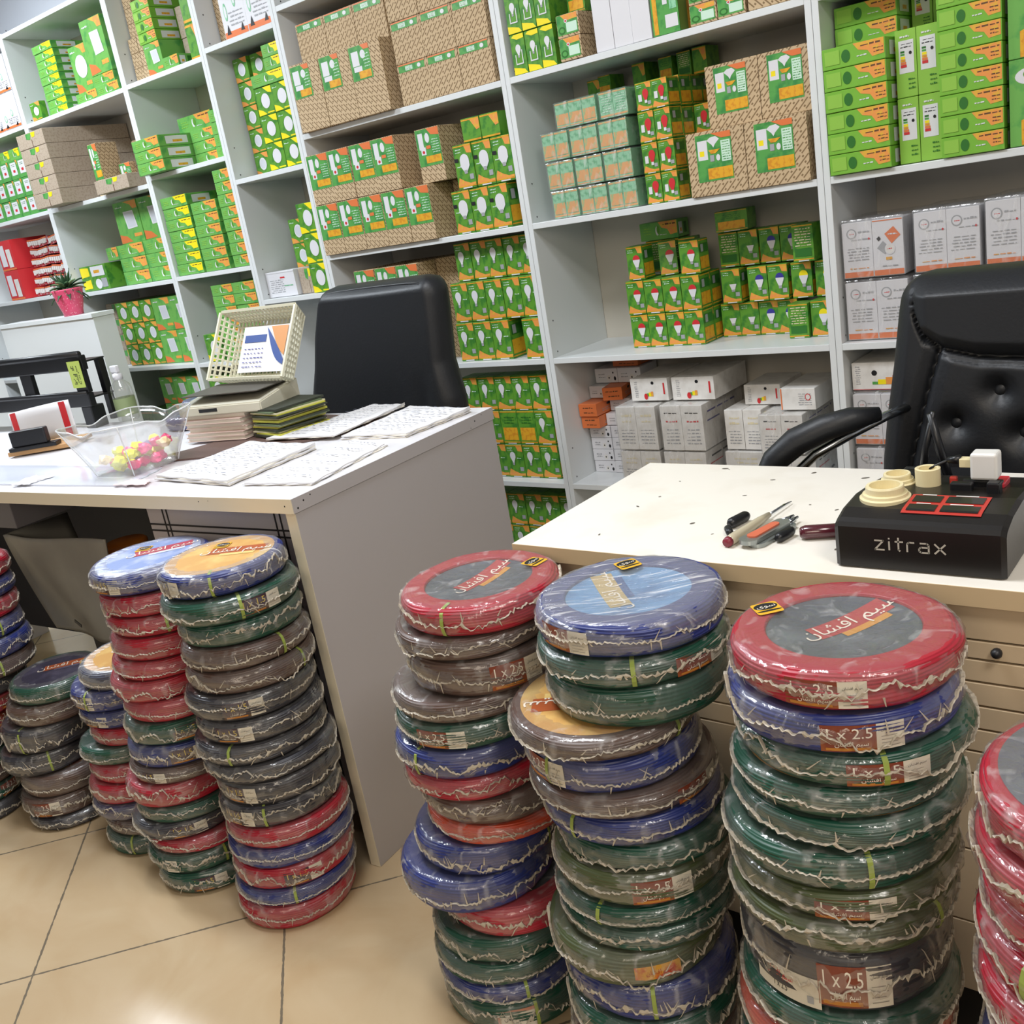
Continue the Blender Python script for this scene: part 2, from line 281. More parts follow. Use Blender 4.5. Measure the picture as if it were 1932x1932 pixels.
        body='paper'; L+=[('e',.40,.62,.05,.1,'black'),('r',.36,.2,.46,.3,'green2'),('r',.46,.2,.60,.38,'yellow'),('r',.60,.2,.72,.46,'orange'),('r',.72,.2,.82,.52,'red'),('t',.06,.2,.16,.9,'grey',9),('r',0,0,1,.03,'red')]
    elif kind=='wlo': body='paper'; L+=[('r',0,0,.05,1,'orange2'),('t',.5,.2,.9,.8,'grey',6),('e',.8,.6,.08,.16,'red'),('e',.8,.6,.06,.12,'paper')]
    elif kind=='ws': body='white'; L+=[('e',.62,.35,.09,.2,'paper'),('e',.62,.35,.03,.07,'black'),('e',.88,.3,.05,.15,'black'),('e',.82,.7,.03,.07,'black'),('t',.15,.3,.45,.7,'grey',2)]
    elif kind=='wso': body='orange2'; L+=[('t',.14,.58,.8,.82,'ink',1),('t',.2,.2,.85,.42,'ink',1)]; side=[('e',.5,.7,.08,.1,'black'),('t',.2,.2,.6,.5,'grey',2)]
    elif kind=='wo': body='white'; L+=[('r',0,0,1,.11,'orange2'),('e',.32,.80,.17,.09,'grey'),('e',.32,.80,.13,.07,'white'),('t',.24,.77,.42,.83,'red',1),('t',.5,.78,.92,.86,'grey',1),('t',.3,.66,.95,.72,'grey',1),('e',.9,.69,.03,.02,'red'),('t',.12,.3,.88,.56,'grey',5),('t',.15,.15,.85,.2,'orange',1)]
    elif kind=='wod': body='white'; L+=[('r',0,0,1,.11,'orange2'),('r',0,.97,1,1,'orange2'),('p',[(.62,.56),(.92,.70),(.70,.86),(.40,.74)],'orange2'),('p',[(.40,.38),(.14,.50),(.34,.62),(.55,.5)],'grey'),('p',[(.2,.62),(.28,.66),(.22,.71),(.13,.67)],'black'),('e',.56,.47,.17,.10,'white'),('e',.56,.47,.13,.08,'paper'),('t',.46,.45,.66,.50,'red',1),('t',.5,.70,.82,.76,'white',1),('r',.42,.28,.62,.33,'amber'),('t',.25,.15,.8,.2,'grey',1)]
    elif kind=='wt': body='white'
    elif kind=='wlogo': body='white'; L+=[('r',0,0,1,.08,'orange2'),('e',.2,.3,.07,.1,'mint'),('e',.2,.3,.045,.065,'white'),('e',.62,.42,.07,.1,'mint'),('e',.62,.42,.045,.065,'white'),('t',.3,.12,.9,.3,'grey',4),('p',[(.1,.05),(.2,.16),(.28,.05)],'black'),('p',[(.7,.05),(.8,.14),(.86,.05)],'black')]
    elif kind=='wpaper': body='white'; L+=[('t',.1,.15,.6,.7,'grey',7),('r',.5,.72,.66,.78,'red'),('r',.6,.4,.9,.44,'mint'),('r',0,.94,1,1,'white')]
    elif kind=='redp': body='red'; L+=[('r',.1,.15,.45,.85,'white'),('r',.55,.1,.85,.7,'paper'),('r',0,0,1,.07,'orange2')]
    return body,L,side
_bm={}
def box_mesh(kind,w,h,d,var=0):
    key=(kind,round(w,3),round(h,3),round(d,3),var)
    if key in _bm: return _bm[key]
    rnd=random.Random(hash((kind,var))&0xffff if False else len(_bm)*13+5)
    body,L,side=art(kind,w,h); mats=[body]; V=[];Fa=[];I=[]
    def mi(n):
        if n not in mats: mats.append(n)
        return mats.index(n)
    # carton with slightly softened edges
    e=min(.0012,w*.03)
    x0,x1,y0,y1=-w/2,w/2,0,d
    for z,ins in ((0,e),(e,0),(h-e,0),(h,e)):
        V+=[(x0+ins,y0+ins,z),(x1-ins,y0+ins,z),(x1-ins,y1-ins,z),(x0+ins,y1-ins,z)]
    Fa.append((3,2,1,0));Fa.append((12,13,14,15));I+=[0,0]
    for k in range(3):
        for j in range(4): Fa.append((k*4+j,k*4+(j+1)%4,k*4+4+(j+1)%4,k*4+4+j)); I.append(0)
    def emit(items,mapf):
        lay=[0]
        def poly(pts,c):
            lay[0]+=1; b=len(V); o=.0005+.00012*lay[0]
            for p in pts: V.append(mapf(min(max(p[0],.015),.985),min(max(p[1],.012),.988),o))
            Fa.append(tuple(range(b,b+len(pts)))); I.append(mi(c))
        for it in items:
            if it[0]=='r': _,a,b,c,dd,cl=it; poly([(a,b),(c,b),(c,dd),(a,dd)],cl)
            elif it[0]=='p': poly(it[1],it[2])
            elif it[0]=='e': _,cu,cv,ru,rv,cl=it; poly([(cu+ru*math.cos(2*PI*k/20),cv+rv*math.sin(2*PI*k/20)) for k in range(20)],cl)
            elif it[0]=='t':
                _,a,b,c,dd,cl,n=it
                lay[0]+=1; o=.0005+.00012*lay[0]; rh=(dd-b)/n
                for r in range(n):
                    x=a+(c-a)*rnd.random()*.15; y=b+rh*(r+.3)
                    while x<c-.02:
                        l=min((.04+rnd.random()*.13)*(c-a)/.5+.01,c-x); t=rh*.4*(.5+rnd.random()*.6); q=len(V)
                        for p in ((x,y),(x+l,y+rh*.1*rnd.random()),(x+l,y+t),(x,y+t)): V.append(mapf(p[0],p[1],o))
                        Fa.append((q,q+1,q+2,q+3)); I.append(mi(cl)); x+=l+.03*(c-a)/.5
    emit(L,lambda u,v,o:(x0+u*w,-o,v*h))
    emit(side,lambda u,v,o:(x1+o,u*d,v*h))
    me=bpy.data.meshes.new('carton'); me.from_pydata(V,[],Fa)
    for n in mats: me.materials.append(M(n) if n in P else MATS[n])
    me.polygons.foreach_set('material_index',I); me.update(); _bm[key]=me; return me
ORD=['bottom','second','third','fourth','fifth','sixth','seventh','eighth','ninth','tenth']
def colname(i,n):
    if n==1: return ''
    if i==0: return 'leftmost'
    if i==n-1: return 'rightmost'
    if n==3: return 'middle'
    return ['','second','third','fourth','fifth'][i]+' from left'
def rowname(r,n):
    if n==1: return ''
    if r==0: return 'bottom'
    if r==n-1: return 'top'
    if n==3: return 'middle'
    return ORD[r]+' from bottom'
D0=2.6
CNAME={'kraft':'patterned_carton','box':'lamp_box'}
def boxes(name,kind,desc,place,x0,Y,z0,w,h,d,n=1,rows=1,lean=0,jit=.004,cat='box',group=None,rot=None,gap=.002,kinds=None):
    """rows x n cartons side by side; every carton is its own object"""
    out=[]
    g=group or (desc.replace('box','boxes')+' on '+place)
    for r in range(rows):
        for i in range(n):
            k=kinds[r][i] if kinds else kind
            if k is None: continue
            me=box_mesh(k,w-gap,h-.0012,d)
            o=bpy.data.objects.new(name,me); COL.objects.link(o)
            o.location=(x0+w*(i+.5)+lean*r,Y+random.uniform(0,jit),z0+h*r+.0004)
            o.rotation_euler=(0,0,rot if rot is not None else random.uniform(-.006,.006))
            dd=desc if not kinds else DESC[k]
            rn=rowname(r,rows); cn=colname(i,n)
            bits=[dd]+([rn+(' row' if rn and 'from' not in rn and n>1 else '')] if rn else [])+([cn] if cn else [])+[place]
            lab=', '.join(bits)
            if len(lab.split())>16: print('LONG',lab); lab=' '.join(lab.split()[:16])
            tag(o,lab,cat,g if n*rows>1 else None)
            out.append(o)
    return out
DESC={'cap':'green bulb box, red-capped bulb','cup':'green bulb box, small white bulb','blue':'green bulb box, blue-capped bulb','yel':'green bulb box, yellow bulb','lines':'green bulb box showing text lines','white':'green bulb box, white bulb','ob':'green bulb box showing orange panel','red':'green bulb box, red bulb','ws':'small white box with dots','wso':'small white box with orange end',
'disco':'green box with white disc','discy':'green yellow box with white disc','wo':'white orange-banded box','wod':'white box with orange diamond'}
#@@SETTING
# ------------------------------------------------------------------ setting
def floor_mat():
    m=bpy.data.materials.new('floor_tile'); m.use_nodes=True; nt=m.node_tree; b=nt.nodes['Principled BSDF']
    tc=nt.nodes.new('ShaderNodeTexCoord')
    def dot(vx,vy,ox,oy,s):
        sub=nt.nodes.new('ShaderNodeVectorMath'); sub.operation='SUBTRACT'; sub.inputs[1].default_value=(ox,oy,0); nt.links.new(tc.outputs['Object'],sub.inputs[0])
        dt=nt.nodes.new('ShaderNodeVectorMath'); dt.operation='DOT_PRODUCT'; dt.inputs[1].default_value=(vx/s,vy/s,0); nt.links.new(sub.outputs[0],dt.inputs[0]); return dt.outputs['Value']
    def mt(op,*a):
        n=nt.nodes.new('ShaderNodeMath'); n.operation=op
        for i,x in enumerate(a):
            if isinstance(x,(int,float)): n.inputs[i].default_value=x
            else: nt.links.new(x,n.inputs[i])
        return n.outputs[0]
    u=dot(-.7564,.6541,-1.949,.576,.509); v=dot(.6585,.7526,-1.949,.576,.507)
    def edge(x): return mt('ABSOLUTE',mt('SUBTRACT',mt('FRACT',mt('ADD',x,.5)),.5))
    n0=nt.nodes.new('ShaderNodeTexNoise'); n0.inputs['Scale'].default_value=60; nt.links.new(tc.outputs['Object'],n0.inputs['Vector'])
    g=mt('LESS_THAN',mt('MINIMUM',edge(u),edge(v)),mt('MULTIPLY',n0.outputs['Fac'],.009))
    n=nt.nodes.new('ShaderNodeTexNoise'); n.inputs['Scale'].default_value=3.2; n.inputs['Detail'].default_value=6; n.inputs['Distortion'].default_value=1.5; nt.links.new(tc.outputs['Object'],n.inputs['Vector'])
    r=nt.nodes.new('ShaderNodeMapRange'); r.inputs[1].default_value=.35; r.inputs[2].default_value=.7; nt.links.new(n.outputs['Fac'],r.inputs[0])
    mx=nt.nodes.new('ShaderNodeMix'); mx.data_type='RGBA'; mx.inputs[6].default_value=lin('#bda888'); mx.inputs[7].default_value=lin('#b39a77'); nt.links.new(r.outputs[0],mx.inputs[0])
    m2=nt.nodes.new('ShaderNodeMix'); m2.data_type='RGBA'; m2.inputs[7].default_value=lin('#6d6354'); nt.links.new(mx.outputs[2],m2.inputs[6]); nt.links.new(g,m2.inputs[0])
    nt.links.new(m2.outputs[2],b.inputs['Base Color']); b.inputs['Roughness'].default_value=.16; b.inputs['Specular IOR Level'].default_value=.45
    return m
FM=floor_mat()
def struct(name,x0,x1,y0,y1,z0,z1,m,**k):
    o=box(name,x0,x1,y0,y1,z0,z1,m); o['kind']='structure'; return o
WALLM=mat('wall_paint','#cfd3da',.7); CEIL=mat('ceiling_paint','#cdd5e4',.8)
struct('floor',-8,3,-4,3.1,-.1,0,FM)
struct('wall_back',-8,3,3.0,3.1,0,2.9,WALLM); struct('wall_left',-8.1,-8,-4,3.1,0,2.9,WALLM)
struct('wall_right',3,3.1,-4,3.1,0,2.9,WALLM); struct('wall_front',-8,3,-4.1,-4,0,2.9,WALLM)
struct('ceiling',-8,3,-4,3.1,2.9,3.0,CEIL)
# ------------------------------------------------------------------ shelving
LAM=MATS['laminate']; T=.018
def shelving(name,xs,zs,label,top,group='white shelving units along the wall',depth=.33):
    """xs: left and right outer x; zs: undersides of boards"""
    t=empty(name,(0,D0,0),0,label=label,cat='shelving',group=group)
    x0,x1=xs
    for a in (x0,x1-.017):
        box('side_panel',a,a+.017,0,depth,0.0,top,LAM,t,.0012)
    for z in zs: box('shelf_board',x0+.0171,x1-.0171,0.0,depth,z,z+T,LAM,t,.0012)
    box('plinth',x0+.018,x1-.018,.03,.045,0,.055,LAM,t)
    box('back_panel',x0+.0171,x1-.0171,depth,depth+.006,.056,top,MATS['back_board'],t)
    bm=bmesh.new()
    for xx in (x0+.0172,):
        for z in [q+.035 for q in zs]: 
            vs=bmesh.ops.create_circle(bm,cap_ends=True,radius=.0028,segments=8,matrix=Matrix.Translation((xx+.0004,.03,z))@Matrix.Rotation(PI/2,4,'Y'))
            bmesh.ops.create_circle(bm,cap_ends=True,radius=.0028,segments=8,matrix=Matrix.Translation((xx+.0004,.03,z+.10))@Matrix.Rotation(PI/2,4,'Y'))
    bevel_obj('pin_holes',bm,M('black'),t)
    return t
ROWS=(.05,.361,.788,1.213,1.638,2.06)
shelving('shelving_unit',(-1.955,-1.0085),ROWS,'white shelving unit between both desks, holding red-bulb boxes and kraft cartons',2.5)
shelving('shelving_unit',(-1.0075,.02),ROWS,'white shelving unit behind the right office chair, holding long green flat boxes',2.5)
shelving('shelving_unit',(-2.905,-1.9565),ROWS,'white shelving unit behind the left office chair, full of kraft cartons',2.5)
shelving('shelving_unit',(-3.337,-2.9065),(.05,.25,.66,1.082,1.545,2.018),'narrow white shelving unit with green boxes showing white discs',2.5)
t=shelving('shelving_unit',(-3.885,-3.338),(.05,.45,.845,1.222,1.640,1.998,2.378),'white shelving unit with stacks of flat green boxes, three from left',2.4)
shelving('shelving_unit',(-4.735,-3.886),(.05,.40,.845,1.217,1.615,1.995,2.378),'white shelving unit with brown cartons stacked in its middle, second from left',2.4)
shelving('shelving_unit',(-5.75,-4.736),(.05,.40,.82,1.232,1.616,2.0,2.378),'white shelving unit at the far left edge with red packets',2.4)
#@@BOXES
# ------------------------------------------------------------------ cartons on the shelves
PM='bay between desks'
z=1.657
boxes('lamp_box','outline','green yellow outlined-bulb box','top shelf, '+PM,-1.925,2.61,z,.0525,.112,.1,3,2)
boxes('lamp_box','outline','green yellow outlined-bulb box, recessed','top shelf, '+PM,-1.762,2.74,z+.113,.0525,.112,.1,1,1)
boxes('patterned_carton','kraft_small','small kraft carton with green label','top shelf left, '+PM,-1.745,2.596,z,.077,.061,.2,1,2)
boxes('lamp_box','ob','dark green box on kraft cartons','top shelf, '+PM,-1.735,2.65,z+.124,.06,.07,.1,1,1)
wt=boxes('tall_white_box','wt','tall plain white box','top shelf, '+PM,-1.630,2.605,z,.0605,.30,.12,3,1)
boxes('lamp_carton','tallgreen','tall green carton with yellow side','top shelf, '+PM,-1.446,2.605,z,.082,.29,.16,1,1)
boxes('patterned_carton','kraft_small','small kraft carton, green label','top shelf right, '+PM,-1.334,2.605,z,.078,.050,.2,2,2)
boxes('patterned_carton','kraft','plain patterned kraft carton','top shelf right end, '+PM,-1.172,2.605,z,.12,.16,.2,1,1)
z=1.231
film=MATS['filmbox']
def pack(x0,Y,z0,w,h,d,n,desc,place,var,group='shrink-wrapped pale green packs'):
    """a shrink-wrapped pack: bulb boxes side by side under one film"""
    t=empty('wrapped_pack',(x0,Y,z0),random.uniform(-.008,.008),label=', '.join([desc,place]),cat='box pack',group=group)
    bw=(w-.006)/n
    for i in range(n):
        k='minto' if (var>>i)&1 else 'mint'
        o=bpy.data.objects.new('bulb_box',box_mesh(k,bw-.001,h-.006,d-.008)); COL.objects.link(o); o.parent=t; o.location=(.003+bw*(i+.5),.004,.002)
    o=box('shrink_film',.0005,w-.0005,0,d,.0005,h-.001,film,t,.003)
    return t
vv=[0,3,0,2,3,3,0,3,3]
for r in range(3):
    for i in range(3):
        pack(-1.862+.102*i-.004*r,2.612,z+.084*r,.100,.083,.2,2,'pale green shrink-wrapped pack',rowname(r,3)+' row, '+colname(i,3)+', upper shelf, '+PM,vv[r*3+i])
pack(-1.81,2.616,z+.252,.148,.076,.2,3,'wide pale green shrink-wrapped pack, topmost left','upper shelf, '+PM,3)
pack(-1.655,2.616,z+.252,.098,.076,.2,2,'pale green shrink-wrapped pack, topmost right','upper shelf, '+PM,0)
for i,(x,hh) in enumerate(((-1.80,.055),(-1.76,.06),(-1.64,.07),(-1.55,.068),(-1.49,.07),(-1.44,.072))):
    boxes('lamp_box',('plain','ob','plain','ob','lines','plain')[i],'dark green box at the back, '+ORD[i].replace('bottom','first')+' from left','upper shelf top, '+PM,x,2.80,z+.329,.045,hh,.08,group='green boxes at the back on packs')
rb=boxes('bulb_box','red','red bulb box','upper shelf, '+PM,-1.536,2.625,z,.052,.084,.065,2,3,lean=-.0008)
boxes('bulb_box','red','red bulb box, topmost row','upper shelf, '+PM,-1.536,2.625,z+.252,.052,.076,.065,2,1)
for j in range(1,4):
    boxes('bulb_box','red','red bulb box, '+['','second','third','fourth'][j]+' deep','upper shelf, '+PM,-1.484,2.625+.068*j,z,.052,.083,.064,1,4,group='red bulb boxes standing in depth')
boxes('bulb_box','red','red bulb box beside kraft carton','upper shelf back, '+PM,-1.431,2.76,z,.049,.083,.064,1,3)
kb=boxes('patterned_carton','kbig','kraft carton with cone-lamp label, bottom','upper shelf, '+PM,-1.377,2.59,z,.170,.167,.24,2,1)
boxes('patterned_carton','kbig','kraft carton with cone-lamp label, upper','upper shelf, '+PM,-1.332,2.65,z+.168,.152,.160,.24,2,1)
# support for the back row: cartons hidden behind the packs
boxes('patterned_carton','kraft','kraft carton behind pale packs','upper shelf, '+PM,-1.83,2.815,z,.26,.164,.09,1,2)
z=.806
boxes('bulb_box','cap','red-capped bulb box','middle shelf, '+PM,-1.694,2.70,z,.0635,.104,.064,4,2)
boxes('bulb_box','cap','red-capped bulb box, rear','middle shelf, '+PM,-1.694,2.77,z,.0635,.104,.064,4,2)
boxes('bulb_box','cap','red-capped bulb box, leftmost on top','middle shelf, '+PM,-1.678,2.70,z+.209,.058,.102,.062)
boxes('bulb_box','cap','red-capped bulb box turned sideways on top','middle shelf, '+PM,-1.592,2.75,z+.209,.055,.102,.055,rot=.5)
boxes('bulb_box','lines','dark green bulb box turned away on top','middle shelf, '+PM,-1.55,2.80,z+.209,.055,.102,.055,rot=.2)
boxes('bulb_box','cap','red-capped bulb box, rightmost on top','middle shelf, '+PM,-1.502,2.71,z+.209,.066,.098,.06)
boxes('lamp_box','flat','dark green flat box lying on bulb boxes','middle shelf, '+PM,-1.70,2.835,z+.209+.1025,.135,.055,.07)
boxes('bulb_box','lines','green bulb box supporting the flat one','middle shelf back, '+PM,-1.69,2.84,z+.209,.06,.102,.06,2)
KK=[['cup','cup','blue','blue','yel'],['cup','blue','blue','yel','yel'],['lines','cup','blue','blue','lines']]
for r in range(3):
    xs=[-1.432,-1.372,-1.310,-1.250,-1.120] if r==0 else ([-1.41,-1.325,-1.262,-1.190,-1.120] if r==1 else [-1.418,-1.355,-1.290,-1.226,-1.165])
    for i in range(5):
        yy=2.80
        if r==0 and i==4: yy=2.72
        if r==1: yy=2.775
        if r==2 and i==4: yy=2.74
        boxes('bulb_box',KK[r][i],DESC[KK[r][i]],rowname(r,3)+' row, '+colname(i,5)+', right group, middle shelf',xs[i],yy,z+.104*r,.062,.102,.064,group='bulb boxes in the right group of the middle shelf')
boxes('bulb_box','lines','green text-lined bulb box standing in front','middle shelf right, '+PM,-1.184,2.715,z,.060,.098,.058)
boxes('bulb_box','cup','green bulb box at right end','middle shelf, '+PM,-1.085,2.80,z+.209,.055,.10,.06)
boxes('bulb_box','lines','green bulb box behind right end','middle shelf, '+PM,-1.085,2.80,z,.055,.103,.06,1,2)
boxes('lamp_box','ob','orange-panelled green box lying on bulb boxes','middle shelf, '+PM,-1.405,2.77,z+.3125,.098,.060,.08,rot=.12)
boxes('lamp_box','plain','green box under the shelf board','middle shelf right end, '+PM,-1.085,2.80,z+.310,.055,.065,.06)
z=.379
boxes('dotted_box','ws','small white dotted box','low shelf left, '+PM,-1.932,2.735,z,.0835,.041,.15,2,4)
boxes('dotted_box','wso','white box with orange end, lower','low shelf left, '+PM,-1.935,2.70,z+.165,.072,.041,.15)
boxes('dotted_box','wso','white box with orange end, upper','low shelf left, '+PM,-1.935,2.69,z+.207,.072,.044,.15)
boxes('dotted_box','ws','small white box beside lower orange one','low shelf left, '+PM,-1.862,2.74,z+.165,.078,.041,.15)
boxes('dotted_box','ws','white box behind orange ends','low shelf left, '+PM,-1.935,2.77,z+.252,.075,.042,.14)
boxes('dotted_box','wso','turned white box with orange end','low shelf left, '+PM,-1.855,2.73,z+.252,.070,.044,.13,rot=.22)
boxes('dotted_box','ws','white box under turned orange one','low shelf left, '+PM,-1.86,2.77,z+.2075,.08,.043,.13)
boxes('dotted_box','ws','grey white box, topmost at back','low shelf left, '+PM,-1.925,2.80,z+.296,.09,.05,.11,2)
boxes('dotted_box','wso','orange end box under the board','low shelf, '+PM,-1.86,2.82,z+.347,.10,.03,.09)
def wpack(x0,Y,z0,w,h,d,n,k,label):
    t=empty('wrapped_pack',(x0,Y,z0),0,label=label,cat='box pack',group='white shrink-wrapped box packs on the low shelf')
    bw=(w-.006)/n
    for i in range(n):
        o=bpy.data.objects.new('lamp_box',box_mesh(k,bw-.001,h-.006,d-.008)); COL.objects.link(o); o.parent=t; o.location=(.003+bw*(i+.5),.004,.002)
    box('shrink_film',.0005,w-.0005,0,d,.0005,h-.001,film,t,.003); return t
wpack(-1.742,2.612,z,.150,.118,.28,2,'wp','white box pack, bottom row, leftmost of low shelf, bay between desks')
wpack(-1.585,2.612,z,.150,.118,.28,2,'wp','white box pack, bottom row under glossy pack, bay between desks')
wpack(-1.740,2.61,z+.1185,.148,.145,.28,2,'wp','white box pack, second row left, low shelf, bay between desks')
wpack(-1.580,2.61,z+.1185,.150,.147,.28,2,'wpt','glossy wrapped white pack with lettered side, low shelf, bay between desks')
boxes('lamp_box','wl','white lettered box with energy label lying on pack','low shelf, '+PM,-1.700,2.66,z+.266,.134,.072,.22,rot=0)
boxes('lamp_box','wl','white lettered box with red marks lying on pack','low shelf, '+PM,-1.552,2.66,z+.267,.144,.072,.22,rot=0)
wpack(-1.40,2.66,z,.135,.108,.26,1,'wp','white box pack at the foot, third from left, low shelf, bay between desks')
wpack(-1.25,2.63,z,.15,.108,.26,2,'wp','white box pack at the foot near chair arm, low shelf, bay between desks')
boxes('lamp_box','wp','upright cream box with slit flap','low shelf, '+PM,-1.392,2.67,z+.1085,.060,.124,.22,2)
wpack(-1.262,2.625,z+.1085,.135,.122,.28,2,'wpt','white pack with blue side print, second row, low shelf, bay between desks')
boxes('lamp_box','wl','plain side white box lying under board','low shelf right, '+PM,-1.345,2.72,z+.2335,.115,.062,.16,rot=0)
boxes('lamp_box','wlo','wrapped white box with orange edge lying','low shelf right, '+PM,-1.205,2.66,z+.232,.105,.064,.2,rot=0)
# left-chair bay
PL='left-chair bay'
z=1.656
boxes('patterned_carton','ktall','tall kraft carton with green label','top shelf, '+PL,-2.86,2.575,z,.148,.222,.3,3,1)
boxes('patterned_carton','kstrip','kraft carton with green top strip','top shelf right, '+PL,-2.382,2.60,z,.131,.125,.28,3,3)
boxes('patterned_carton','kstrip','kraft carton behind, green top strip','upper row, '+PL,-2.85,2.635,z+.2225,.143,.130,.24,3,1)
z=1.231
boxes('patterned_carton','klab','kraft carton with large green label','upper shelf, '+PL,-2.886,2.585,z,.1115,.178,.3,5,1)
boxes('patterned_carton','klab','kraft carton with green label, second row','upper shelf, '+PL,-2.886,2.585,z+.1785,.1115,.172,.3,4,1)
boxes('patterned_carton','klab','lone kraft carton right of the row','upper shelf, '+PL,-2.368,2.61,z+.1785,.108,.170,.29)
boxes('patterned_carton','kraft','plain kraft carton behind bulb boxes','upper shelf, '+PL,-2.318,2.70,z,.10,.178,.2)
boxes('bulb_box','drop','drop-bulb box','upper shelf, '+PL,-2.252,2.605,z,.0775,.137,.08,3,1)
boxes('bulb_box','drop','drop-bulb box, second row','upper shelf, '+PL,-2.212,2.605,z+.1375,.0775,.137,.08,3,1)
boxes('bulb_box','plain','small green box lying on top','upper shelf right, '+PL,-2.165,2.61,z+.275,.076,.072,.1,2,1)
z=.806
boxes('bulb_box','white','white-bulb box, bottom row','middle shelf, '+PL,-2.352,2.625,z,.078,.134,.078,3,1)
boxes('bulb_box','white','white-bulb box, bottom row, far right','middle shelf, '+PL,-2.052,2.612,z,.074,.134,.078)
boxes('bulb_box','white','white-bulb box, middle row','middle shelf, '+PL,-2.350,2.63,z+.1345,.0748,.134,.078,5,1)
boxes('bulb_box','white','white-bulb box, top row','middle shelf, '+PL,-2.330,2.66,z+.2692,.0705,.128,.078,5,1)
boxes('patterned_carton','klab','kraft carton, lower, behind the left chair','middle shelf, '+PL,-2.81,2.63,z,.108,.178,.28,3,1)
boxes('patterned_carton','klab','kraft carton with green label behind chair top','middle shelf, '+PL,-2.81,2.63,z+.1785,.108,.176,.28,3,1)
boxes('patterned_carton','kraft','dark plain kraft carton behind chair','middle shelf, '+PL,-2.48,2.72,z,.11,.178,.2,1,2)
z=.379
boxes('bulb_box',None,'','low shelf, '+PL,-2.395,2.645,z,.0765,.122,.078,5,3,kinds=[['white']*5,['white','white','ob','ob','white'],['white']*5])
boxes('bulb_box','white','white-bulb box in shadow','floor shelf, '+PL,-2.36,2.66,.069,.0765,.122,.078,5,2)
# narrow bay
PN='narrow bay'
boxes('white_carton','wlogo','large white carton with orange base','top shelf, '+PN,-3.205,2.615,2.037,.138,.30,.28,2,1)
boxes('patterned_carton','kraft','kraft carton beside white cartons','top shelf, '+PN,-3.315,2.68,2.037,.095,.26,.2)
boxes('disc_box','disco','green orange disc box, rear column','upper shelf, '+PN,-3.305,2.70,1.564,.086,.0855,.12,1,5)
boxes('disc_box','disco','green disc box, second rear column','upper shelf, '+PN,-3.213,2.71,1.564,.086,.0855,.12,1,5)
boxes('disc_box','discy','green yellow disc box, front','upper shelf, '+PN,-3.118,2.615,1.564,.0965,.096,.07,2,3)
boxes('lamp_box','flaty','plain green box lying','upper shelf, '+PN,-3.118,2.615,1.853,.18,.043,.07,1,1)
boxes('lamp_box','flaty','plain green box, short','upper shelf top, '+PN,-3.03,2.615,1.8965,.09,.043,.07,1,2)
boxes('disc_box','discy','green yellow disc box, front column','middle shelf, '+PN,-3.03,2.615,1.101,.10,.110,.10,1,3)
boxes('disc_box','disco','green orange disc box, rear column','middle shelf, '+PN,-3.235,2.735,1.101,.093,.095,.12,1,3)
boxes('white_carton','wpaper','white printed box with open flap','middle shelf, '+PN,-3.317,2.63,1.101,.175,.10,.095,rot=0)
boxes('lamp_box','kside','olive box between white and green boxes','middle shelf, '+PN,-3.137,2.65,1.101,.10,.10,.08)
# flat-box bay
PF='flat-box bay'
z=2.017
boxes('patterned_carton','kraft','small kraft carton','top shelf, '+PF,-3.86,2.65,z,.061,.056,.12,2,3)
boxes('patterned_carton','kraft','small kraft carton on taller stack','top shelf, '+PF,-3.862,2.67,z+.169,.061,.056,.12,1,3)
boxes('patterned_carton','kraft','large dark kraft carton behind small ones','top shelf, '+PF,-3.735,2.885,z+.0,.09,.30,.04)
boxes('lamp_carton','prect','green panel-lamp box standing','top shelf, '+PF,-3.728,2.62,z,.112,.118,.26)
boxes('lamp_box','flat2','pale green lamp box on panel box','top shelf, '+PF,-3.74,2.62,z+.1185,.118,.040,.26,1,4)
boxes('lamp_box','flat','small green box lying in front','top shelf, '+PF,-3.606,2.61,z,.10,.045,.08)
boxes('lamp_box','plain','green box at right end','top shelf, '+PF,-3.448,2.63,z,.08,.13,.2,1,2)
boxes('lamp_box','kside','dark green box in depth','top shelf, '+PF,-3.60,2.72,z,.13,.115,.18,1,2)
z=1.659
boxes('flat_lamp_box','flat','long green flat box, protruding','upper shelf, '+PF,-3.868,2.55,z,.19,.0455,.33,1,3)
boxes('flat_lamp_box','flat','green flat box, recessed','upper shelf, '+PF,-3.67,2.70,z,.17,.0455,.2,1,3)
boxes('flat_lamp_box','flat','short green flat box','upper shelf right, '+PF,-3.47,2.66,z,.09,.0455,.2,1,4)
boxes('flat_lamp_box','flat','green flat box standing on recessed ones','upper shelf, '+PF,-3.76,2.72,z+.137,.23,.063,.15)
z=1.241
boxes('flat_lamp_box','flaty','green flat box with yellow banner','middle shelf, '+PF,-3.866,2.615,z,.185,.046,.28,1,7)
boxes('flat_lamp_box','flat','green flat box, middle stack','middle shelf, '+PF,-3.655,2.605,z,.17,.046,.28,1,6)
boxes('flat_lamp_box','flat','green flat box, right stack','middle shelf, '+PF,-3.462,2.605,z,.105,.047,.28,1,8)
z=.864
boxes('flat_lamp_box','flat','green flat box','low shelf, '+PF,-3.68,2.62,z,.148,.0455,.28,2,7)
boxes('lamp_carton','discy','green yellow box partly behind basket','low shelf left, '+PF,-3.80,2.61,z,.115,.12,.1)
z=.469
boxes('lamp_carton','discy','green yellow box','lowest shelf, '+PF,-3.86,2.62,z,.11,.11,.1,4,3)
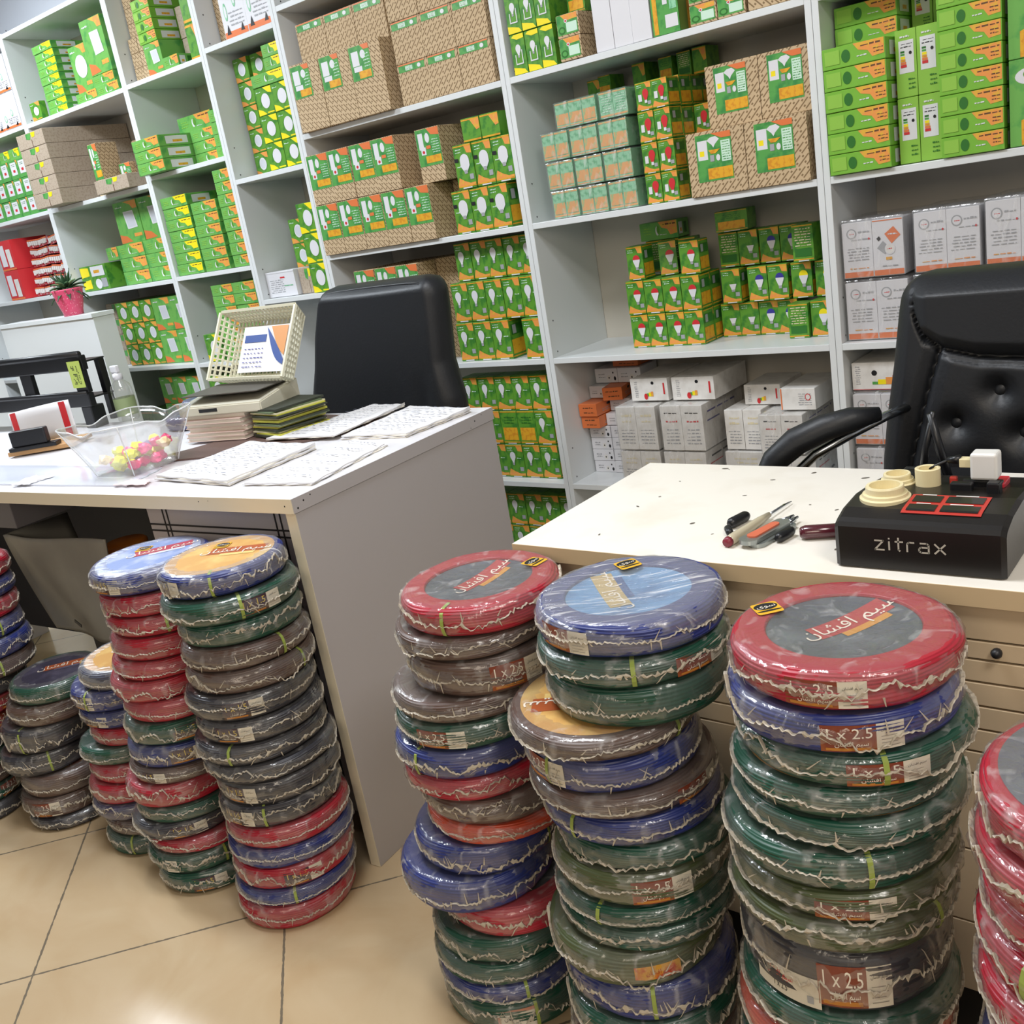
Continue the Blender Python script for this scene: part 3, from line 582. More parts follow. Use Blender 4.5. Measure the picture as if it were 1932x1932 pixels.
# carton bay
PC='carton bay'
z=2.014
boxes('flat_lamp_box','flaty','thin green flat box','top shelf, '+PC,-4.56,2.635,z,.165,.0325,.28,1,9)
boxes('disc_box','disco','small green disc box leaning out front','top shelf, '+PC,-4.665,2.605,z,.09,.078,.03)
boxes('flat_lamp_box','flat','green flat box','top shelf right, '+PC,-4.30,2.625,z,.17,.045,.28,2,1)
boxes('lamp_carton','pround','tall green box with white oval','top shelf, '+PC,-4.31,2.65,z+.0455,.135,.19,.2)
boxes('flat_lamp_box','flat','green flat box under panel box','top shelf, '+PC,-4.17,2.64,z+.0455,.17,.045,.26)
boxes('lamp_carton','prect','tall green box with white panel','top shelf, '+PC,-4.165,2.645,z+.091,.165,.215,.15)
z=1.634
boxes('brown_carton','kside','brown carton, green yellow mark','upper shelf, '+PC,-4.66,2.50,z,.235,.064,.42,1,5)
boxes('brown_carton','kraft','dark patterned carton behind','upper shelf, '+PC,-4.12,2.72,z,.20,.20,.18)
boxes('brown_carton','kside','low kraft tray with green mark','upper shelf, '+PC,-4.235,2.56,z,.26,.058,.12)
boxes('brown_carton','klab','upright kraft carton with label','upper shelf, '+PC,-4.31,2.62,z,.07,.22,.10)
boxes('lamp_box','klab','labelled box behind kraft tray','upper shelf, '+PC,-4.22,2.69,z,.09,.12,.03)
z=1.236
boxes('flat_lamp_box','flat','green flat box','middle shelf, '+PC,-4.36,2.66,z,.214,.060,.25,2,3)
boxes('flat_lamp_box','flat','green flat box end sticking out','middle shelf, '+PC,-4.46,2.66,z+.12,.095,.060,.2)
boxes('lamp_carton','prect','green panel-lamp box standing','middle shelf, '+PC,-4.37,2.70,z+.1805,.195,.185,.15,2,1)
boxes('lamp_box','en','green box with yellow corners','middle shelf, '+PC,-4.70,2.64,z,.235,.118,.2)
z=.864
boxes('lamp_carton','prect','green panel-lamp box','low shelf, '+PC,-4.19,2.65,z,.140,.150,.2,2,2)
boxes('disc_box','disco','green disc box','low shelf, '+PC,-4.49,2.65,z,.10,.10,.2,3,3)
boxes('lamp_box','kside','dark green box in depth','low shelf left, '+PC,-4.66,2.70,z,.15,.075,.2,1,4)
z=.419
boxes('lamp_carton','prect','green panel-lamp box','lowest shelf, '+PC,-4.28,2.64,z,.11,.128,.2,3,3)
boxes('lamp_box','ob','dark box in shadow','lowest shelf left, '+PC,-4.66,2.72,z,.12,.2,.2,3,1)
# edge bay
PE='far left bay'
boxes('white_carton','wlogo','white carton with orange base','top shelf, '+PE,-5.08,2.60,2.019,.16,.155,.28,2,2)
boxes('lamp_box','smallg','small green box with white label','upper shelf, '+PE,-5.36,2.61,1.635,.086,.086,.24,6,3)
boxes('lamp_box','flaty','small box lying on labelled boxes','upper shelf, '+PE,-5.2,2.62,1.635+.2585,.1,.05,.2,4,1)
# right-chair bay
PR='right-chair bay'
z=1.232
boxes('flat_lamp_box','flat2','long green flat box, left stack','upper shelf, '+PR,-.985,2.585,z,.152,.0490,.3,1,6)
boxes('flat_lamp_box','flat2','long green flat box, left stack, recessed','upper shelf, '+PR,-.985,2.68,z+.2945,.152,.0475,.22,1,2)
boxes('lamp_carton','energy','upright green box with energy label','upper shelf, '+PR,-.827,2.63,z,.0495,.151,.22,2,2)
boxes('lamp_carton','energy','dark upright box in gap','upper shelf back, '+PR,-.83,2.78,z+.303,.05,.10,.12,2,1)
boxes('flat_lamp_box','flat2','long green flat box, right stack','upper shelf, '+PR,-.720,2.59,z,.137,.0458,.3,1,8)
boxes('lamp_carton','vert','green box with amber text, far right','upper shelf, '+PR,-.575,2.60,z,.12,.184,.28,3,2)
z=.807
def fpack(x0,Y,z0,w,h,d,ks,label):
    t=empty('wrapped_pack',(x0,Y,z0),0,label=label,cat='box pack',group='orange-banded white packs behind right chair')
    n=len(ks); bw=(w-.006)/n
    for i,k in enumerate(ks):
        o=bpy.data.objects.new('lamp_box',box_mesh(k,bw-.001,h-.006,d-.008)); COL.objects.link(o); o.parent=t; o.location=(.003+bw*(i+.5),.004,.002)
    box('shrink_film',.0005,w-.0005,0,d,.0005,h+.004,film,t,.004); return t
fpack(-.985,2.625,z,.165,.155,.24,['wo','wo'],'white orange-banded wrapped pack, lower row, left of right chair')
fpack(-.810,2.625,z,.165,.155,.24,['wo','wo'],'white orange-banded wrapped pack, lower row, behind right chair headrest')
fpack(-.640,2.625,z,.165,.155,.24,['wo','wo'],'white orange-banded wrapped pack, lower row, far right')
fpack(-.985,2.625,z+.161,.160,.146,.2,['wo','wod'],'white wrapped pack with orange diamond logo, upper row above chair')
fpack(-.805,2.625,z+.161,.158,.150,.22,['wo','wo'],'white orange-banded wrapped pack, upper row, above chair centre')
fpack(-.640,2.625,z+.161,.158,.156,.22,['wo','wo'],'white orange-banded wrapped pack, upper row, far right')
z=.379
fpack(-.985,2.625,z,.155,.135,.24,['wo','wo'],'white orange-banded pack, lowest, beside the right chair arm')
fpack(-.985,2.625,z+.141,.155,.145,.24,['wo','wo'],'white orange-banded pack under the energy-label box, by right chair')
boxes('lamp_box','wle','white box with colour energy scale','low shelf, '+PR,-.985,2.64,z+.291,.15,.075,.2,rot=0)
fpack(-.810,2.625,z,.155,.135,.24,['wo','wo'],'white orange-banded pack, lowest, hidden by right chair')
# red blister packets in the far left bay
def red_packets():
    boxes('blister_box','redp','red and white packet box','red shelf, '+PE,-5.38,2.61,1.251,.15,.15,.2,1,2)
    rnd=random.Random(3)
    pos=[]
    for r in range(6):
        for c in range(4):
            x=-5.20+c*.100+rnd.uniform(-.008,.008); zz=1.274+r*.047
            k=rnd.random()
            t=bpy.data.objects.new('blister_packet',packet_mesh(int(k*3))); COL.objects.link(t)
            t.location=(x+.05,2.66+r*.006,zz); t.rotation_euler=(rnd.uniform(-.03,.03),rnd.uniform(-.10,.10),rnd.uniform(-.12,.12))
            tag(t,'red foil packet, %s, %s from left, red packet shelf at far left'%(rowname(r,6),['first','second','third','fourth'][c]),'packet','red packets piled on the far left shelf')
_pk={}
def packet_mesh(v):
    if v in _pk: return _pk[v]
    rnd=random.Random(v); V=[];Fc=[];I=[]
    def bx(x0,x1,y0,y1,z0,z1,mi):
        b=len(V)
        for zz in (z0,z1):
            for yy in (y0,y1):
                for xx in (x0,x1): V.append((xx,yy,zz))
        for f in ((0,2,3,1),(4,5,7,6),(0,1,5,4),(1,3,7,5),(3,2,6,7),(2,0,4,6)): Fc.append(tuple(b+q for q in f)); I.append(mi)
    bx(-.044,.044,0,.13,-.018,.022,0)
    for k in range(5): bx(-.042+k*.018,-.030+k*.018,-.006,.0,-.010+rnd.random()*.006,.014,1)
    bx(-.045,.045,-.002,0,.016,.021,2)
    me=bpy.data.meshes.new('packet'); me.from_pydata(V,[],Fc)
    for n in (mat('packet_red','#a8323a',.25,noise=('#c9a0a2',70,.5,.6)),M('paper'),M('orange2')): me.materials.append(n)
    me.polygons.foreach_set('material_index',I); _pk[v]=me; return me
red_packets()
#@@FURN
# ------------------------------------------------------------------ left desk
WL=mat('desk_white','#dddce0',.28,.5,noise=('#d3d1d4',14,.5,.7)); EDGE=mat('desk_edge','#e0d6bd',.45); DARKG=mat('groove','#1c1a1b',.6)
SPK=mat('desk_side','#b9b5b8',.4)
d1=empty('reception_desk',(-1.519,1.143,0),math.radians(5),label='long white desk on the left with tall grey end panel, papers and bowl on top',cat='desk')
HT=.8385
box('desktop',-2.35,0,0,.70,HT-.030,HT,WL,d1,.0015)
box('front_edge_band',-2.35,.0,-.0012,.0,HT-.030,HT-.0005,EDGE,d1)
box('side_edge_band',.0,.0012,0,.70,HT-.030,HT-.0005,SPK,d1)
box('end_panel',-.027,-.001,.004,.697,0,HT-.0305,SPK,d1,.001)
box('end_panel_edge_band',-.0272,-.001,.0028,.004,.001,HT-.031,EDGE,d1)
box('left_end_panel',-2.345,-2.32,.004,.697,0,HT-.0305,SPK,d1,.001)
box('modesty_panel',-2.319,-.66,.57,.586,.10,HT-.0305,mat('desk_inner','#24262c',.5),d1)
ped=box('drawer_unit',-.572,-.030,.085,.60,.06,HT-.032,SPK,d1)
for (a,b,c,e) in ((-.570,-.031,.50,.80),(-.570,-.031,.28,.497),(-.570,-.031,.07,.277)):
    box('drawer_front',a+.003,b-.003,.078,.0848,c+.003,e-.003,SPK,ped,.001)
gr=bmesh.new()
for x in (-.510,-.496,-.146,-.130): add_box(gr,x-.0018,x+.0018,.0765,.0778,.06,HT-.033)
for z in (.741,.726): add_box(gr,-.568,-.03,.0763,.0777,z-.0018,z+.0018)
bevel_obj('panel_grooves',gr,DARKG,ped)
kb=box('under_desk_drawer',-1.95,-1.22,.12,.40,HT-.15,HT-.031,mat('drawer_grey','#77767a',.5),d1,.002)
bm=bmesh.new()
for p in ((-.012,.0),(-.03,.0),(-.008,.0)): pass
for (x,y,z,r) in ((.0013,.03,HT-.012,.0022),(.0013,.05,HT-.007,.0018),(.0013,.012,HT-.022,.0024),(.0013,.62,HT-.014,.0022),(.0013,.65,HT-.006,.0014),(.0013,.60,HT-.026,.0014)):
    bmesh.ops.create_circle(bm,cap_ends=True,radius=r,segments=8,matrix=Matrix.Translation((x,y,z))@Matrix.Rotation(PI/2,4,'Y'))
for (x,z,r) in ((-.02,HT-.015,.0018),(-.27,HT-.010,.0016),(-.24,HT-.008,.001)):
    bmesh.ops.create_circle(bm,cap_ends=True,radius=r,segments=8,matrix=Matrix.Translation((x,-.0014,z))@Matrix.Rotation(PI/2,4,'X'))
bevel_obj('edge_nicks',bm,DARKG,d1)
# grey vinyl sheet leaning under the desk
def grid(name,nu,nv,fn,m,parent=None,smooth=True,thick=0):
    V=[];Fc=[]
    for j in range(nv+1):
        for i in range(nu+1): V.append(fn(i/nu,j/nv))
    for j in range(nv):
        for i in range(nu):
            a=j*(nu+1)+i; Fc.append((a,a+1,a+nu+2,a+nu+1))
    o=mesh_obj(name,V,Fc,[m],None,parent,smooth)
    if thick:
        md=o.modifiers.new('s','SOLIDIFY'); md.thickness=thick; md.offset=0
    return o
VIN=mat('grey_vinyl','#99978f',.42,.4,noise=('#86847d',5,.4,.7))
def vin(u,v):
    """main face hanging from the top edge; the left strip folds back"""
    xl=-2.95+.15*(1-v)**1.3; xr=-2.395-.085*(1-v)
    f=.16
    if u<f:
        k=(f-u)/f; x=xl-.03*k*(1-v); y=1.20+.20*k; z=.64-.275*(1-v)-.035*k*(1-v)
    else:
        k=(u-f)/(1-f); x=xl+(xr-xl)*k; y=1.20+.012*math.sin(6*k+2.5*v)+.02*(1-v)*math.sin(PI*k)
        z=(.64+.024*k)-(.275+.02*k)*(1-v)-.02*math.sin(PI*k)*(1-v)**3
    return (x,y,z)
vs_=grid('vinyl_bag',44,26,vin,VIN,None,True,.004)
tag(vs_,'sagging grey vinyl sheet hanging under the left desk with small slot','sheet')
so=box('slot',-.016,.016,-.001,.001,-.0045,.0045,M('black'),None); so.parent=vs_; so.location=(-2.655,1.196,.400); so.rotation_euler=(0,.40,0)
ob=lathe('orange_tub',[(0,0),(.055,0),(.062,.03),(.062,.07),(.055,.075),(0,.075)],mat('orange_plastic','#d9822b',.35),None,28)
ob.location=(-2.68,1.41,.4895); ob.rotation_euler=(0,0,0)
tag(ob,'orange plastic tub behind grey sheet under left desk','tub')
st=box('storage_crate',-2.80,-2.45,1.29,1.50,0,.489,mat('crate_dark','#2b2b2e',.6),None,.004); tag(st,'dark crate under the left desk, behind cable stacks','crate')
# ------------------------------------------------------------------ right desk
WD=mat('counter_cream','#e9e4da',.25,.5,noise=('#e0d9cc',9,.5,.75)); CR=mat('counter_front','#cdb899',.5); CE=mat('counter_edge','#cbb48f',.45)
d2=empty('counter_desk',(-1.038,1.20,0),0,label='white desk on the right with grooved cream front behind the tall cable stacks',cat='desk')
HT2=.765
box('desktop',0,1.75,0,.459,HT2-.026,HT2,WD,d2,.001)
box('front_edge_band',0,1.75,-.0012,0,HT2-.026,HT2-.0006,CE,d2)
box('left_end_panel',.004,.030,.006,.455,0,HT2-.0265,CR,d2)
box('right_end_panel',1.72,1.745,.006,.455,0,HT2-.0265,CR,d2)
fp=box('front_panel',.032,1.718,.016,.032,.04,HT2-.0275,CR,d2)
zz=HT2-.030; nb=0
for hgt in (.048,.0267,.032,.034,.034,.034,.034,.12,.12,.12):
    box('front_slat',.036,1.714,.009,.0158,zz-hgt+.003,zz,CR,fp,.001); zz-=hgt
box('front_backing',.034,1.716,.0145,.0159,.045,HT2-.028,DARKG,fp)
kn=lathe('lock_knob',[(0,0),(.006,0),(.007,.006),(.004,.012),(0,.012)],M('black'),d2,12); kn.location=(.745,.010,.676); kn.rotation_euler=(PI/2,0,0)
bm=bmesh.new(); rnd=random.Random(5)
for k in range(46):
    x=rnd.uniform(.12,1.3); y=rnd.uniform(.05,.44); r=rnd.choice((.0012,.0016,.002,.0032)); a=rnd.random()*3
    mt_=Matrix.Translation((x,y,HT2+.0004))@Matrix.Rotation(a,4,'Z')@Matrix.Diagonal((rnd.uniform(1,2.6),1,1,1))
    bmesh.ops.create_circle(bm,cap_ends=True,radius=r,segments=8,matrix=mt_)
bevel_obj('paint_chips',bm,M('ink') if False else mat('chip','#5d574e',.7),d2)
# ------------------------------------------------------------------ office chairs
LEA=MATS['chair_leather']
def base5(t,cx,cy,zs):
    """seat, gas column and five-star base below the desk line"""
    s=box('seat',cx-.25,cx+.25,cy-.26,cy+.20,zs-.09,zs,LEA,t,.03,True,3)
    lathe('gas_column',[(0,.09),(.025,.09),(.025,zs-.13),(.05,zs-.09),(0,zs-.09)],MATS['black_plastic'],t,16,loc=(cx,cy-.03,0))
    for k in range(5):
        a=2*PI*k/5+.3; p=[(cx+.03*math.cos(a),cy-.03+.03*math.sin(a),.10),(cx+.28*math.cos(a),cy-.03+.28*math.sin(a),.06)]
        b=tube('base_arm',p,[.022,.014],MATS['black_plastic'],t,8)
        wv=tube('caster',[(p[1][0]-.012*math.sin(a),p[1][1]+.012*math.cos(a),.027),(p[1][0]+.012*math.sin(a),p[1][1]-.012*math.cos(a),.027)],.0265,MATS['black_plastic'],b,14)
def interp(tab,z):
    tab=sorted(tab)
    if z<=tab[0][0]: return tab[0][1]
    for (a,b),(c,d) in zip(tab,tab[1:]):
        if z<=c: return b+(d-b)*(z-a)/(c-a)
    return tab[-1][1]
def cushion(name,zb,zt,L,R,front,thick,hf,parent,nu=60,nv=70,rc=.06,tilt=0):
    """leather backrest: outline x=L(z)..R(z), rounded top corners, front relief hf(x,z)"""
    V=[];Fc=[];n=nu+1
    def cell(u,v,side):
        z=zb+(zt-zb)*v; xl,xr=L(z),R(z)
        k=max(0,(z-(zt-rc))/rc); ins=rc*(1-math.sqrt(max(0,1-k*k)))
        xl+=ins; xr-=ins; x=xl+(xr-xl)*u
        e=min(x-xl,xr-x,(zt-z)); q=min(1,max(0,e)/.035); rnd_=1-math.sqrt(max(0,1-(1-q)**2))
        yo=tilt*(z-zb)
        if side==0: return (x,front+yo+rnd_*.03-hf(x,z)*q,z)
        return (x,front+yo+thick-rnd_*.03,z)
    for s in (0,1):
        for j in range(nv+1):
            for i in range(n): V.append(cell(i/nu,j/nv,s))
    N=n*(nv+1)
    for j in range(nv):
        for i in range(nu):
            a=j*n+i; Fc.append((a,a+1,a+n+1,a+n)); Fc.append((N+a,N+a+n,N+a+n+1,N+a+1))
    for j in range(nv):
        a=j*n; Fc.append((a,a+n,N+a+n,N+a)); a=j*n+nu; Fc.append((a,N+a,N+a+n,a+n))
    for i in range(nu):
        Fc.append((i,N+i,N+i+1,i+1)); a=nv*n+i; Fc.append((a,a+1,N+a+1,N+a))
    return mesh_obj(name,V,Fc,[LEA],None,parent,True)
c1=empty('office_chair',(0,0,0),0,label='black leather office chair behind the left desk, smooth piped backrest',cat='chair')
L1=lambda z:interp([(.50,-2.64),(.797,-2.605),(.9,-2.565),(1.0,-2.535),(1.107,-2.489),(1.15,-2.475)],z)
R1=lambda z:interp([(.50,-1.955),(.79,-1.962),(.9,-1.985),(1.03,-1.978),(1.15,-1.975)],z)
def h1(x,z):
    w_=0
    if z<.88: w_=.006*math.sin((x+2.05)*60)*max(0,1-abs(x+2.03)/.12)*(.88-z)/.1
    return .012+.02*math.sin(max(0,min(1,(x+2.62)/.66))*PI)+w_
cushion('backrest',.52,1.148,L1,R1,2.115,.075,h1,c1,tilt=.06)
pts=[]
for k in range(24):
    z=.60+(1.085-.60)*k/23; pts.append((L1(z)+.030,2.112+.06*(z-.52),z))
for k in range(9):
    a=PI/2*k/8; pts.append((L1(1.09)+.085-.055*math.cos(a),2.146,1.075+.055*math.sin(a)))
for k in range(1,10):
    u=k/10; pts.append((L1(1.13)+.09+(R1(1.13)-L1(1.13)-.16)*u,2.146,1.131+.002*math.sin(u*PI)))
for k in range(9):
    a=PI/2*k/8; pts.append((R1(1.09)-.075+.05*math.sin(a),2.146,1.08+.05*math.cos(a)))
for k in range(24):
    z=1.07-(1.07-.60)*k/23; pts.append((R1(z)-.026,2.112+.06*(z-.52),z))
tube('piping',pts,.0042,LEA,c1,8)
base5(c1,-2.29,2.05,.52)
box('back_bracket',-2.34,-2.24,2.16,2.19,.42,.75,MATS['black_plastic'],c1,.004)
c2=empty('office_chair',(0,0,0),0,label='black tufted executive chair with curved armrest behind the right desk',cat='chair')
XC=-.305
Lz=lambda z:interp([(.45,-.675),(.702,-.665),(.787,-.655),(.89,-.638),(.988,-.625),(1.044,-.615),(1.06,-.61)],z)
Rz=lambda z:2*XC-Lz(z)
def seamz(x):  # lower edge of the headrest cushion
    a=abs(x-XC); return interp([(0,.898),(.10,.901),(.17,.906),(.23,.921),(.265,.946),(.283,.995),(.286,1.10)],a)
def seamx(z): return interp([(.45,.335),(.714,.292),(.807,.270),(.867,.254),(.93,.235)],z)
BT=[(-.443,.843),(-.518,.783),(-.402,.766),(-.305,.80),(-.167,.843),(-.092,.783),(-.208,.766),(-.305,.70),(-.47,.70),(-.14,.70),(-.305,.862)]
def h2(x,z):
    a=abs(x-XC); s=seamz(x); h=.0
    if z>s and a<.285:
        d=min(z-s,.285-a); h=.030*min(1,d/.03)**.5+.006
    else:
        d=(s-z) if a<.285 else 1
        sx=seamx(z); ds=abs(a-sx)
        h=.018*min(1,ds/.03)**.5 if z<s else .012
        if a<.285: h=min(h,.018*min(1,max(0,s-z)/.02)**.5+.0)
        if a<sx:
            for bx,bz in BT:
                r=math.hypot(x-bx,(z-bz)); h-=.020*math.exp(-(r/.026)**2)+.004*math.exp(-(r/.011)**2)
            h+=.010
        h-=.007*math.exp(-((a-sx)/.0045)**2)
    if a<.29: h-=.008*math.exp(-((z-s)/.0045)**2)+(.004*math.exp(-((z-s+.011)/.003)**2))
    return h
cushion('backrest',.46,1.055,Lz,Rz,1.885,.10,h2,c2,170,180,rc=.045,tilt=.05)
for bx,bz in BT:
    b=bpy.data.meshes.new('b'); bm=bmesh.new(); bmesh.ops.create_uvsphere(bm,u_segments=14,v_segments=8,radius=.0112); 
    for v in bm.verts: v.co.y*=.5
    bm.to_mesh(b); bm.free(); b.materials.append(LEA); b.polygons.foreach_set('use_smooth',[True]*len(b.polygons))
    o=bpy.data.objects.new('tuft_button',b); COL.objects.link(o); o.parent=c2; o.location=(bx,1.885+.05*(bz-.46)-.006,bz)
for s in (1,-1):
    f=lambda x:x if s==1 else 2*XC-x
    arm=[(f(-.835),1.70,.665),(f(-.823),1.71,.715),(f(-.800),1.72,.757),(f(-.760),1.735,.791),(f(-.71),1.75,.813),(f(-.665),1.77,.824),(f(-.625),1.80,.826)]
    tube('arm_pad',arm,[.017,.021,.025,.027,.026,.023,.013],LEA,c2,12,1.0)
    fr=[(f(-.80),1.72,.66),(f(-.775),1.73,.72),(f(-.73),1.745,.762),(f(-.675),1.77,.792),(f(-.625),1.84,.812),(f(-.60),1.90,.815)]
    tube('arm_frame',fr,.009,MATS['chrome'],c2,10)
    tube('arm_strut',[(f(-.835),1.70,.67),(f(-.80),1.73,.50),(f(-.62),1.76,.42),(f(-.45),1.78,.41)],.014,MATS['black_plastic'],c2,10)
base5(c2,XC,1.78,.50)
box('back_bracket',XC-.05,XC+.05,1.975,2.0,.40,.65,MATS['black_plastic'],c2,.004)
# ------------------------------------------------------------------ white cabinet at the far left with the potted plant
cab=empty('low_cabinet',(-4.93,2.295,0),0,label='low white cabinet at far left, pink potted plant standing on it',cat='cabinet')
box('body',0,.845,0,.10,0,1.137,LAM,cab,.001); box('cabinet_top',-.002,.85,-.006,.102,1.1375,1.1555,LAM,cab,.001)
cab2=empty('low_cabinet',(-5.6,2.02,0),0,label='white panel cabinet at the left frame edge, in front of the other',cat='cabinet')
box('body',0,.62,0,.24,0,1.10,LAM,cab2,.001); box('cabinet_top',-.002,.622,-.004,.242,1.1005,1.1165,LAM,cab2,.001)
pot=empty('potted_succulent',(-4.318,2.345,1.156),0,label='green succulent in a speckled pink pot on the low white cabinet',cat='plant')
PINK=mat('pink_glaze','#dd4f73',.35,noise=('#f2a9b6',130,.60,.66))
lathe('pot',[(0,0),(.052,0),(.056,.024),(.0575,.026),(.059,.03),(.072,.07),(.082,.11),(.084,.115),(.080,.117),(.077,.112),(.07,.09),(0,.085)],PINK,pot,36)
lathe('soil',[(0,.1),(.074,.1),(.0745,.095)],mat('soil','#3a2c22',.9),pot,24)
LEAF=[mat('leaf_dark','#2e4d33',.5,noise=('#557a50',30,.5,.7)),mat('leaf_pale','#7d9a6f',.5,noise=('#3d6042',30,.5,.7))]
rnd=random.Random(11)
def leaf(L,W,a,el,m,z0):
    V=[];Fc=[];n=6
    for i in range(n+1):
        u=i/n; w_=W*math.sin(PI*min(1,u*.85+.12))**.8*(1-u**4); r=.008+L*u*math.cos(el)*(1-.15*u); z=z0+L*u*math.sin(el)-.03*u*u*(1 if el<.7 else 0)
        for s,dz in ((-1,.003),(0,-.002),(1,.003)):
            V.append((r*math.cos(a)-s*w_*math.sin(a),r*math.sin(a)+s*w_*math.cos(a),z+dz))
    for i in range(n):
        for k in range(2):
            q=i*3+k; Fc.append((q,q+1,q+4,q+3))
    o=mesh_obj('leaf',V,Fc,[m],None,pot,True); md=o.modifiers.new('s','SOLIDIFY'); md.thickness=.003
for ring,(n,el,L,W,z0) in enumerate(((9,-.12,.125,.017,.112),(11,.25,.12,.015,.115),(10,.6,.105,.013,.118),(8,.95,.085,.011,.12),(5,1.3,.065,.009,.122))):
    for k in range(n):
        leaf(L*rnd.uniform(.8,1.15),W,2*PI*(k+rnd.random()*.5)/n+ring*.3,el+rnd.uniform(-.12,.12),LEAF[1 if rnd.random()<.25 else 0],z0)
pot.scale=(.80,.80,.98)
#@@ITEMS
# ------------------------------------------------------------------ things on the left desk
Z1=HT+.0006
def sheet(name,cs,z,thick,m,label=None,cat=None,group=None,wave=.002,parent=None,nu=18,nv=18,seed=0,curl=0):
    """paper-like slab over four ground corners (front-left, front-right, back-right, back-left)"""
    rnd=random.Random(seed); ph=[rnd.random()*6 for _ in range(6)]
    def s(u,v,top):
        a=Vector(cs[0]).lerp(Vector(cs[1]),u); b=Vector(cs[3]).lerp(Vector(cs[2]),u); p=a.lerp(b,v)
        e=min(u,1-u,v,1-v); 
        wz=wave*(1+math.sin(9*u+ph[0])*math.sin(7*v+ph[1])+.5*math.sin(17*u+ph[2]+5*v))*min(1,e*6+.25)+curl*(max(0,u-.8)*5)**2*(max(0,v-.6)*2.5)
        j=.0025*math.sin(23*v+ph[3])*(1 if u in(0,1) else 0)
        return (p.x+j,p.y+.002*math.sin(19*u+ph[4])*(1 if v in(0,1) else 0),z+(thick+wz if top else 0))
    V=[];Fc=[];n=nu+1
    for t in (1,0):
        for j in range(nv+1):
            for i in range(n): V.append(s(i/nu,j/nv,t))
    N=n*(nv+1)
    for j in range(nv):
        for i in range(nu):
            a=j*n+i; Fc.append((a,a+1,a+n+1,a+n)); Fc.append((N+a,N+a+n,N+a+n+1,N+a+1))
        a=j*n; Fc.append((a,a+n,N+a+n,N+a)); a=j*n+nu; Fc.append((a,N+a,N+a+n,a+n))
    for i in range(nu):
        Fc.append((i,N+i,N+i+1,i+1)); a=nv*n+i; Fc.append((a,a+1,N+a+1,N+a))
    o=mesh_obj(name,V,Fc,[m],None,parent,False)
    if label: tag(o,label,cat,group)
    return o
def scribble(parent,cs,z,n,seed,m=None,lw=.0015):
    """handwriting: rows of short pen strokes lying on the paper"""
    rnd=random.Random(seed); V=[];Fc=[]
    A,B,C_,D_=[Vector(c+(0,)) for c in cs]
    for r in range(n):
        v=.1+.8*r/max(1,n-1); u=.1+rnd.random()*.1
        while u<.88:
            l=rnd.uniform(.02,.07); p=A.lerp(B,u).lerp(D_.lerp(C_,u),v); q=A.lerp(B,u+l).lerp(D_.lerp(C_,u+l),v+rnd.uniform(-.012,.012))
            d=(q-p).normalized(); s=Vector((-d.y,d.x,0))*lw; k=len(V)
            for x in (p-s,q-s,q+s,p+s): V.append((x.x,x.y,z))
            Fc.append((k,k+1,k+2,k+3)); u+=l+rnd.uniform(.01,.09)
    return mesh_obj('handwriting',V,Fc,[m or mat('pen','#74788a',.6)],None,parent)
PAP=mat('paper_sheet','#dcdbdd',.6); PAPC=mat('paper_cream','#e3ddd0',.6)
lea=sheet('desk_pad',[(-2.30,1.30),(-2.02,1.39),(-1.72,1.70),(-2.14,1.775)],Z1,.004,mat('brown_leather','#5b463f',.5,bump=(200,.2,.001)),'brown leather desk pad under the notebooks and papers','desk pad',wave=.0004)
def stack(cs,z,n,th,label,seed,scr=None,m=PAP,curl=0):
    t=empty('paper_pile',(0,0,0),0,label=label,cat='papers'); rnd=random.Random(seed); zz=z
    for k in range(n):
        j=[(c[0]+rnd.uniform(-.004,.004),c[1]+rnd.uniform(-.004,.004)) for c in cs]
        sheet('paper_sheet',j,zz,th,m if k==n-1 or k%2 else PAPC,wave=.0022 if k==n-1 else .0004,parent=t,seed=seed+k,nu=22,nv=22,curl=curl if k==n-1 else 0); zz+=th+.0004
    if scr: scribble(t,cs,zz+.0068,scr,seed)
    return t
ZP=Z1+.008
stack([(-2.05,1.195),(-1.775,1.19),(-1.80,1.46),(-2.06,1.475)],ZP-.007,4,.0026,'thick pad of papers with curled white top sheet, next to the bowl',1,9,curl=.004)
stack([(-1.735,1.195),(-1.545,1.225),(-1.607,1.50),(-1.735,1.525)],Z1,3,.0016,'white handwritten sheets at the front right corner of left desk',2,6)
stack([(-2.03,1.50),(-1.82,1.535),(-1.865,1.83),(-1.985,1.835)],ZP,2,.0022,'bluish white sheets at the back of left desk, near the chair',3,12,curl=.005)
stack([(-1.80,1.54),(-1.612,1.565),(-1.60,1.79),(-1.835,1.825)],Z1,4,.0022,'curled cream papers along the right edge of left desk, rearmost',4,9,curl=.006)
o=sheet('glass_sheet',[(-3.35,1.02),(-2.10,1.145),(-2.16,1.28),(-3.4,1.2)],Z1,.003,mat('clear_plastic','#dfe3ef',.12,.6),'shiny clear plastic sheet on the left end of left desk','plastic sheet',wave=.0008)
o=sheet('paper_slip',[(-2.53,1.085),(-2.47,1.10),(-2.47,1.17),(-2.54,1.16)],Z1+.0052,.0006,PAP,'small curled receipt on the clear plastic sheet','receipt',wave=.004)
o2=sheet('paper_slip',[(-2.14,1.135),(-2.03,1.15),(-2.06,1.185),(-2.13,1.18)],Z1+.0052,.0006,mat('pink_paper','#efd2d2',.6),'pale pink slip in front of the candy bowl','receipt',wave=.001)
